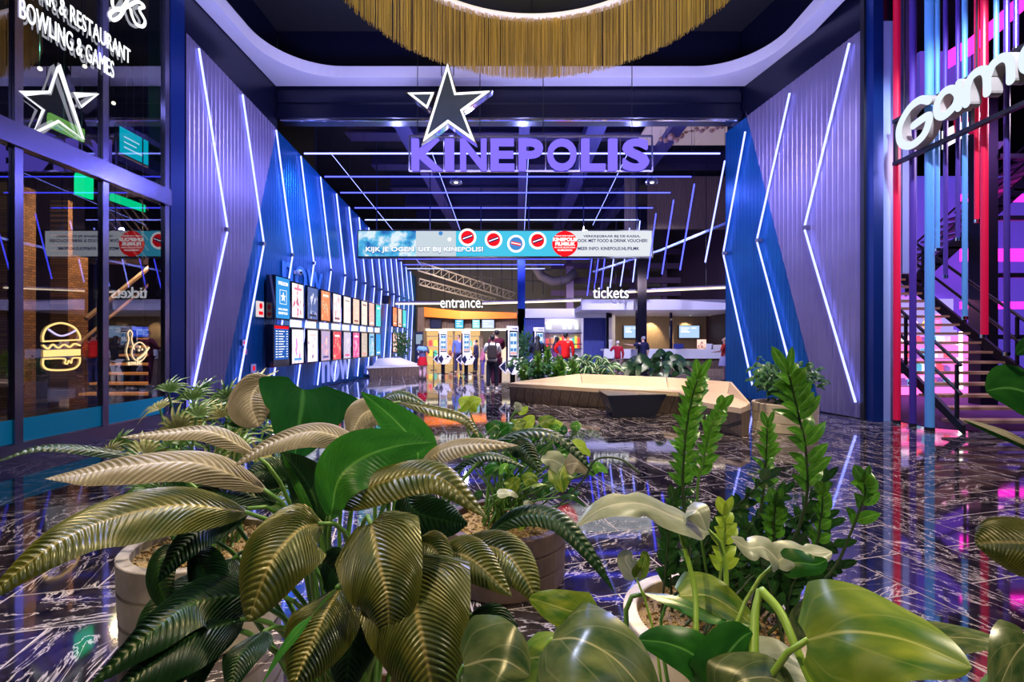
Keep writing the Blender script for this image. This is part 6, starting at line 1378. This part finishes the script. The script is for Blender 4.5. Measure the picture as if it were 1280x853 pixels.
mf([(735, 590, 2.6), (748, 584, 2.58), (760, 592, 2.55)], 16, 'zz'); mf([(700, 622, 2.5), (715, 622, 2.5), (735, 636, 2.5)], 7, 'zz_dark', prof='lance', lobe=0)
mf([(655, 632, 2.6), (662, 630, 2.6), (668, 634, 2.6)], 10, 'pothos_pale'); mf([(648, 652, 2.7), (651, 658, 2.7), (650, 664, 2.7)], 12, 'zz_lime')
for k in range(44):
    px = rr.uniform(585, 720); py = rr.uniform(535, 625); Y = rr.uniform(2.7, 3.2); d = rr.uniform(-1, 1)
    mf([(px, py, Y), (px+d*9, py-6, Y-.02), (px+d*18, py+rr.uniform(-10, 8), Y-.04)], rr.uniform(12, 20), rr.choice(('zz_dark', 'pothos_deep', 'zz', 'pothos_deep')), prof=rr.choice(('heart', 'ovate')), stemr=.005)
c = cat3([Vector((.1, 2.95, .3)), P(690, 640, 2.6), P(728, 602, 2.5), P(745, 575, 2.45), P(775, 574, 2.4), P(800, 592, 2.35)], 24)
obj('runner_stem', MB().tube(c, .006, 6), M['stem_dark'], mp_, smooth=True)
# ---- palms in the grey pot
pm = thing('lady_palm', 'bushy palm with narrow fanned leaflets at the left behind the lily', 'palm', (-1.59, 2.46, .40))
def fan(par, c, r, mt, N, nl=10, spread=150, up=90, root=None, nm='fan_leaf', drop=.25):
    N = Vector(N).normalized(); ux = Vector((0, 0, 1)).cross(N)
    if ux.length < .05: ux = Vector((1, 0, 0))
    ux.normalize(); uy = N.cross(ux); mb = MB(); uvs = []
    for i in range(nl):
        a = math.radians(up-spread/2+spread*i/(nl-1)+rr.uniform(-4, 4)); d = ux*math.cos(a)+uy*math.sin(a); l = r*rr.uniform(.8, 1.05)
        blade(mb, uvs, [c, c+d*l*.5+N*.04*r, c+d*l-N*.1*r+Vector((0, 0, -drop*r*abs(math.cos(a))-.04*r))], r*.13, N+d*.1, prof='strap', n=6, m=2, fold=.35)
    o = obj(nm, mb, M[mt], par, smooth=False, uvs=uvs)
    if root is not None:
        line = cat3([root, root.lerp(c, .6)+Vector((0, 0, .08)), c], 8); obj('petiole', MB().tube(line, .006, 5), M['stem'], o)
    return o
def palmroot(): return Vector((-1.59+rr.uniform(-.15, .15), 2.46+rr.uniform(-.12, .12), .40))
for (px, py, Y, r, mt, N, up) in ((210, 490, 2.5, .14, 'palm', (0, -1, .9), 80), (222, 540, 2.3, .17, 'palm_lit', (0, -1, .4), 95), (200, 512, 2.6, .12, 'palm_lit', (0, -1, 1), 130), (318, 494, 2.45, .20, 'palm_lit', (0, -1, .7), 80), (285, 500, 2.5, .15, 'palm', (0, -1, .6), 100), (352, 500, 2.6, .15, 'palm_lit', (0, -1, .7), 70), (262, 520, 2.6, .18, 'palm', (-.2, -1, .5), 110), (240, 500, 2.7, .16, 'palm', (0, -1, .8), 90), (150, 556, 2.4, .11, 'palm', (0, -1, .6), 80), (138, 566, 2.3, .08, 'palm_lit', (0, -1, .5), 90), (300, 545, 2.35, .14, 'palm_lit', (.1, -1, .7), 250), (340, 580, 2.2, .12, 'palm_lit', (0, -1, .7), 200)):
    fan(pm, P(px, py, Y), r, mt, N, 12, 170, up, palmroot())
for k in range(86):
    px = rr.uniform(170, 352); lo_ = 486 if px > 225 else 535
    py = rr.uniform(lo_, 640); Y = rr.uniform(2.2, 2.9)
    fan(pm, P(px, py, Y), rr.uniform(.10, .17), rr.choice(('palm', 'palm', 'palm', 'palm_lit', 'zz_dark')), (rr.uniform(-.6, .6), -1, rr.uniform(.2, 1.2)), 8, 150, rr.uniform(40, 140), palmroot() if k % 2 else None)
# ---- bushes made of many small leaves on stems
def bush(name, label, cat, c, rad, hgt, n, ll, lw, mt, base=.45, prof='ellip', droop=.3, nst=9, N=(0, -1, .6), group=None):
    t = thing(name, label, cat, c, group); c = Vector(c); mbs_ = MB(); mb = MB(); uvs = []
    tips = []
    for i in range(nst):
        a = 2*PI*i/nst+rr.uniform(-.3, .3); q = rad*rr.uniform(.3, .8); tip = c+Vector((q*math.cos(a), q*math.sin(a), hgt*rr.uniform(.6, .95)))
        line = cat3([c+Vector((q*.15*math.cos(a), q*.15*math.sin(a), 0)), c.lerp(tip, .55)+Vector((0, 0, hgt*.1)), tip], 8); mbs_.tube(line, .008, 5); tips.append(line)
    for i in range(n):
        line = tips[i % nst]; p = line[rr.randint(2, 8)]+Vector((rr.gauss(0, rad*.22), rr.gauss(0, rad*.22), rr.gauss(0, hgt*.12)))
        d = Vector((p.x-c.x+rr.gauss(0, rad*.3), p.y-c.y+rr.gauss(0, rad*.3), rr.uniform(-.1, .5)*hgt)).normalized(); l = ll*rr.uniform(.7, 1.2)
        p.z = max(p.z, c.z+.05)
        e = p+d*l+Vector((0, 0, -droop*l)); e.z = max(e.z, c.z-.05)
        blade(mb, uvs, [p, p+d*l*.5+Vector((0, 0, .08*l)), e], lw*rr.uniform(.8, 1.15), (rr.uniform(-.4, .4)+N[0], N[1], N[2]), prof=prof, n=7, m=4, fold=.15, curl=.15)
    st = obj('stems', mbs_, M['stem_dark'], t); f = obj('foliage', mb, M[mt], t, smooth=True, uvs=uvs); f['kind'] = 'stuff'
    return t
bush('potted_shrub', 'bushy small leaved shrub in the large whitish pot by the right wall', 'shrub', (4.42, 7.90, .40), .50, .66, 420, .15, .055, 'far_green', nst=16)
pot('round_pot', 'grey pot behind the left end of the cream bench', (.52, 12.45, 0), .42, .42, M['pot_cream'], 2)
bush('feathery_shrub', 'dark feathery plant in a pot behind the left part of the cream bench', 'shrub', (.52, 12.45, .36), .62, .62, 300, .20, .055, 'far_green', nst=14)
zz0 = thing('zamioculcas_plant', 'tall bright stalks rising from the dark plant behind the bench', 'plant', (.55, 12.2, .36))
for px, py in ((672, 446), (684, 440), (700, 452), (655, 462), (715, 455), (694, 462)):
    zz(zz0, [Vector((.55+rr.uniform(-.1, .1), 12.2, .36)), P(px, (py+480)/2, 12.1), P(px, py, 12.0)], .18, .08, 'zz', 9, start=.3, r=.015)
pot('round_pot', 'pot of the white striped plant behind the bench corner', (1.9, 12.55, 0), .40, .40, M['pot_grey'], 2)
bush('striped_leaf_plant', 'low plant with long white striped leaves behind the bench corner', 'plant', (1.95, 12.55, .38), .62, .55, 110, .50, .12, 'far_varieg', prof='lance', droop=.35, nst=16, N=(0, -1, .8))
pot('round_pot', 'pot of the large leaved plant behind the bench back', (3.62, 12.35, 0), .45, .42, M['pot_grey'], 2)
bush('peace_lily', 'plant with large drooping dark leaves in front of the ticket counter', 'plant', (3.62, 12.35, .40), .80, .60, 46, .58, .20, 'lily_dark', prof='lance', droop=.45, nst=14, N=(0, -.9, .8))
pot('round_pot', 'tall white cylinder pot left of the dark leafy plant by the shop wall', (.35, 20.0, 0), .35, .5, M['pot_cream'], 1)
bush('bamboo_palm', 'dark bamboo like plant standing before the blue slat panel', 'plant', (.35, 20.0, .46), .45, 1.4, 200, .28, .06, 'far_green', prof='lance', nst=10)
pot('round_pot', 'dark pot behind the pale bench near the distant posters', (-5.55, 23.4, 0), .3, .4, M['table'], 1)
bush('olive_shrub', 'dark leafy shrub between the pale bench and the distant posters', 'shrub', (-5.55, 23.4, .36), .45, 1.5, 260, .2, .07, 'far_green', nst=10)
# ------------------------------------------------------------ PEOPLE
SKIN = mat('skin', (.55, .32, .22), .5)
def skinmesh(name, nodes, edges, m, par, root=0, levels=1, sub=1):
    """nodes: list of (Vector, radius or (rx, ry))"""
    og = W(par)
    bm = bmesh.new(); lay = bm.verts.layers.skin.verify(); vs = []
    for i, (p, r) in enumerate(nodes):
        v = bm.verts.new(p-og); r = r if isinstance(r, tuple) else (r, r); v[lay].radius = r; v[lay].use_root = (i == root); vs.append(v)
    for a, b in edges: bm.edges.new((vs[a], vs[b]))
    me = bpy.data.meshes.new(name); bm.to_mesh(me); bm.free(); o = bpy.data.objects.new(name, me); C.objects.link(o); o.parent = par
    s = o.modifiers.new('skin', 'SKIN'); s.use_smooth_shade = True; s.branch_smoothing = .4
    u = o.modifiers.new('sub', 'SUBSURF'); u.levels = sub; u.render_levels = sub
    me.materials.append(m); return o
def person(label, loc, h, face, hair, top, bottom, shoes=(.05, .05, .06), armL=None, armR=None, sleeves=True, hairlen=0, pose=0, skirt=None, skin=None, headturn=0, cat='person'):
    """face: heading in degrees the person looks (0 = away from the camera, +Y); arms: 'down','up','fwd','out' """
    t = thing('person', label, cat, loc, None); L0 = Vector(loc); k = h/1.75
    R = Matrix.Rotation(math.radians(face), 3, 'Z')
    def q(x, y, z): return L0+(R @ Vector((x, y, z)))*k
    def arm(sd, kind):
        sh = (sd*.19, 0, 1.43)
        if kind == 'up': return [sh, (sd*.30, .12, 1.25), (sd*.14, .22, 1.45)]
        if kind == 'fwd': return [sh, (sd*.25, .10, 1.18), (sd*.14, .34, 1.15)]
        if kind == 'out': return [sh, (sd*.40, .16, 1.34), (sd*.62, .25, 1.38)]
        if kind == 'hip': return [sh, (sd*.36, -.02, 1.20), (sd*.22, .06, 1.02)]
        return [sh, (sd*.25, -.02, 1.14), (sd*.24, .06, .88)]
    sp = .10+.03*pose
    nodes = [(q(0, 0, .95), (.13*k, .11*k)), (q(0, .0, 1.15), (.12*k, .095*k)), (q(0, 0, 1.36), (.15*k, .10*k)), (q(0, 0, 1.47), .065*k), (q(0, .01, 1.54), .052*k), (q(0, .02, 1.63), (.078*k, .09*k)), (q(0, .015, 1.70), (.07*k, .078*k))]
    edges = [(0, 1), (1, 2), (2, 3), (3, 4), (4, 5), (5, 6)]
    nose = len(nodes)
    nodes.append((q(0, .115, 1.615), .013*k)); edges.append((5, nose))
    ends = []
    for sd, kind in ((-1, armL or 'down'), (1, armR or 'down')):
        a = arm(sd, kind); i = len(nodes)
        nodes += [(q(*a[0]), .058*k), (q(*a[1]), .043*k), (q(*a[2]), .030*k)]; edges += [(2, i), (i, i+1), (i+1, i+2)]
        d = (Vector(a[2])-Vector(a[1])).normalized(); palm = Vector(a[2])+d*.07; j = len(nodes)
        nodes.append((q(*palm), (.030*k, .018*k))); edges.append((i+2, j))
        s_ = d.cross(Vector((0, 0, 1))); s_ = s_.normalized() if s_.length > .1 else Vector((0, 1, 0))
        for f in range(4):
            b_ = palm+s_*(-.026+.0175*f)+d*.03; e_ = b_+d*(.045, .055, .052, .04)[f]+Vector((0, .012, -.008)); n_ = len(nodes)
            nodes += [(q(*b_), .009*k), (q(*e_), .007*k)]; edges += [(j, n_), (n_, n_+1)]
        b_ = palm-s_*.035-d*.02; e_ = b_-s_*.025+d*.03; n_ = len(nodes); nodes += [(q(*b_), .010*k), (q(*e_), .008*k)]; edges += [(j, n_), (n_, n_+1)]
    legs = []
    for sd in (-1, 1):
        i = len(nodes); st = .10*pose*sd
        nodes += [(q(sd*.09, 0, .88), .085*k), (q(sd*sp, st*.5+.01, .48), .058*k), (q(sd*(sp+.01), st, .09), .040*k), (q(sd*(sp+.03), st+.11, .035), .032*k)]
        edges += [(0, i), (i, i+1), (i+1, i+2), (i+2, i+3)]; legs.append((i, sd, st))
    skinmesh('body', nodes, edges, skin or SKIN, t)
    g = .022*k
    if top:
        tn = [(q(0, 0, .86), (.18*k, .155*k)), (q(0, 0, 1.0), (.165*k, .145*k)), (q(0, 0, 1.17), (.155*k, .135*k)), (q(0, 0, 1.36), (.180*k, .135*k)), (q(0, 0, 1.46), .09*k)]; te = [(0, 1), (1, 2), (2, 3), (3, 4)]
        for sd, kind in ((-1, armL or 'down'), (1, armR or 'down')):
            a = arm(sd, kind); i = len(tn); tn += [(q(*a[0]), .082*k), (q(*a[1]), .062*k)]; te += [(3, i), (i, i+1)]
            if sleeves: w_ = Vector(a[1]).lerp(Vector(a[2]), .88); tn.append((q(*w_), .046*k)); te.append((i+1, i+2))
        skinmesh('jacket' if sleeves else 'shirt', tn, te, top, t)
    if bottom:
        bn_ = [(q(0, 0, 1.0), (.150*k, .13*k))]; be = []
        for sd in (-1, 1):
            st = .10*pose*sd; i = len(bn_); bn_ += [(q(sd*.095, 0, .84), .108*k), (q(sd*sp, st*.5+.01, .48), .080*k), (q(sd*(sp+.01), st, .10), .066*k)]; be += [(0, i), (i, i+1), (i+1, i+2)]
        skinmesh('trousers', bn_, be, bottom, t)
    if skirt:
        prof = [(.16, .98), (.24, .62), (.235, .60), (.15, .9)]; mb = MB().lathe([(a*k, b*k) for a, b in prof], L0, 20); obj('skirt', mb, skirt, t, smooth=True)
    sm = mat('shoe_%d' % len(bpy.data.materials), shoes, .5)
    for sd in (-1, 1):
        st = .10*pose*sd
        n_ = [(q(sd*(sp+.01), st-.04, .045), (.045*k, .042*k)), (q(sd*(sp+.015), st+.05, .040), (.046*k, .038*k)), (q(sd*(sp+.03), st+.15, .034), (.040*k, .028*k))]
        skinmesh('shoe', n_, [(0, 1), (1, 2)], sm, t)
    hm = mat('hair_%d' % len(bpy.data.materials), hair, .5)
    hn = [(q(0, -.005, 1.725), (.088*k, .09*k)), (q(0, -.03, 1.65), (.09*k, .085*k)), (q(0, -.05, 1.57), (.07*k, .06*k))]; he = [(0, 1), (1, 2)]
    if hairlen: hn += [(q(0, -.10, 1.42), (.11*k, .05*k)), (q(0, -.13, 1.42-hairlen*.6), (.11*k, .045*k)), (q(0, -.13, 1.42-hairlen), (.06*k, .03*k))]; he += [(2, 3), (3, 4), (4, 5)]
    skinmesh('hair', hn, he, hm, t)
    for sd in (-1, 1):
        e_ = MB().ell(q(sd*.032, .098, 1.645), .009*k, 6, 4); obj('eye', e_, M['black'], t)
        obj('ear', MB().ell(q(sd*.088, .0, 1.625), (.012*k, .018*k, .028*k), 8, 5), skin or SKIN, t)
    obj('mouth', MB().ell(q(0, .108, 1.575), (.022*k, .006*k, .006*k), 8, 4), mat('lips', (.45, .15, .13), .5) if 'lips' not in bpy.data.materials else bpy.data.materials['lips'], t)
    return t, q
def cl(c, r=.8): return mat('cloth_%d' % len(bpy.data.materials), c, r, spec=.2)
def at(px, Y): p = P(px, 427, Y); return (p.x, p.y, 0)
t, q = person('person in white shirt and dark vest with backpack, black trousers, seen from behind', at(615.5, 14.3), 1.66, 0, (.02, .018, .02), cl((.72, .68, .66)), cl((.012, .012, .03)), shoes=(.6, .58, .6), armL='fwd', armR='fwd', sleeves=False, pose=.7)
obj('backpack', MB().box(q(-.15, -.30, .98), q(.15, -.12, 1.42)), cl((.04, .03, .035)), t, bevel=.05)
mb = MB()
for s_ in (-1, 1): mb.tube([q(s_*.10, -.14, 1.40), q(s_*.11, 0, 1.52), q(s_*.12, .13, 1.38), q(s_*.12, .13, 1.1)], .02, 6)
obj('backpack_straps', mb, cl((.03, .025, .03)), t)
person('tall person in maroon hooded jacket and dark red trousers beside the kiosk', at(620.5, 15.1), 1.84, 20, (.03, .02, .02), cl((.10, .01, .03)), cl((.06, .008, .03)), shoes=(.5, .5, .55), armL='fwd', armR='fwd', pose=.5)
person('person with long black hair in a dark jacket and beige trousers facing the shop', at(672, 15.5), 1.66, 0, (.008, .008, .014), cl((.01, .012, .03)), cl((.55, .47, .38)), hairlen=.5, armL='fwd', armR='fwd')
person('person in bright red jacket and dark cap seen from behind', at(707, 15.7), 1.76, -10, (.01, .01, .015), cl((.75, .012, .012)), cl((.02, .03, .12)), armL='hip')
person('dark haired person in purple top looking sideways, left of the red jacket', at(696.5, 16.6), 1.64, -60, (.012, .01, .015), cl((.16, .05, .16)), cl((.10, .02, .12)), hairlen=.25)
t, q = person('girl in red skirt and pale tights with a light blue scarf by the left bench', at(528, 18.6), 1.52, -15, (.02, .015, .02), cl((.12, .10, .22)), cl((.75, .45, .50)), skirt=cl((.7, .015, .03)), armL='up', armR='fwd', hairlen=.2)
obj('scarf', MB().lathe([(.10, 1.32), (.19, 1.28), (.22, 1.18), (.18, 1.12), (.12, 1.18)], (t.location.x, t.location.y, -.05), 20), cl((.30, .55, .80)), t, smooth=True)
person('person in blue shirt and dark trousers behind the second left kiosk', at(573, 21.6), 1.78, 170, (.04, .03, .02), cl((.10, .15, .42)), cl((.03, .03, .10)), armL='hip')
person('child in a pink top beside the couple', at(603.5, 19.6), 1.28, 100, (.05, .03, .02), cl((.80, .22, .35)), cl((.15, .12, .45)))
person('small dark dressed person left of the child in pink', at(595, 22), 1.55, 80, (.02, .02, .02), cl((.03, .03, .08)), cl((.02, .02, .06)))
person('white haired person in a dark red sweater and patterned trousers with raised arm', at(772, 18.9), 1.50, 0, (.62, .58, .60), cl((.38, .012, .03)), noise_mat('patterned_cloth', (.10, .02, .04), (.55, .42, .36), 28, .8), armL='up', armR='down')
person('grey haired person in navy top pointing left beside the black column', at(804, 18.9), 1.68, 25, (.30, .28, .33), cl((.01, .012, .05)), cl((.02, .02, .05)), armL='out', sleeves=False)
person('blond person in red top and white skirt partly hidden by the right blue wall', at(906, 17.5), 1.62, 60, (.6, .42, .25), cl((.75, .06, .03)), None, skirt=cl((.75, .75, .85)), armL='fwd', armR='hip', sleeves=False)
t = thing('cyan_bag', 'light turquoise folded bag beside the white haired person', 'bag', (P(756, 0, 19.5).x, 19.5, 0)); c = Vector((P(756, 0, 19.5).x, 19.5, 0))
obj('bag_body', MB().loft([c+Vector(v) for v in ((-.22, -.1, .0), (.22, -.1, .0), (.22, .1, .0), (-.22, .1, .0))], [c+Vector(v) for v in ((-.14, -.05, .42), (.14, -.05, .42), (.14, .05, .42), (-.14, .05, .42))]), mat('bag_turquoise', (.2, .6, .75), .5), t)
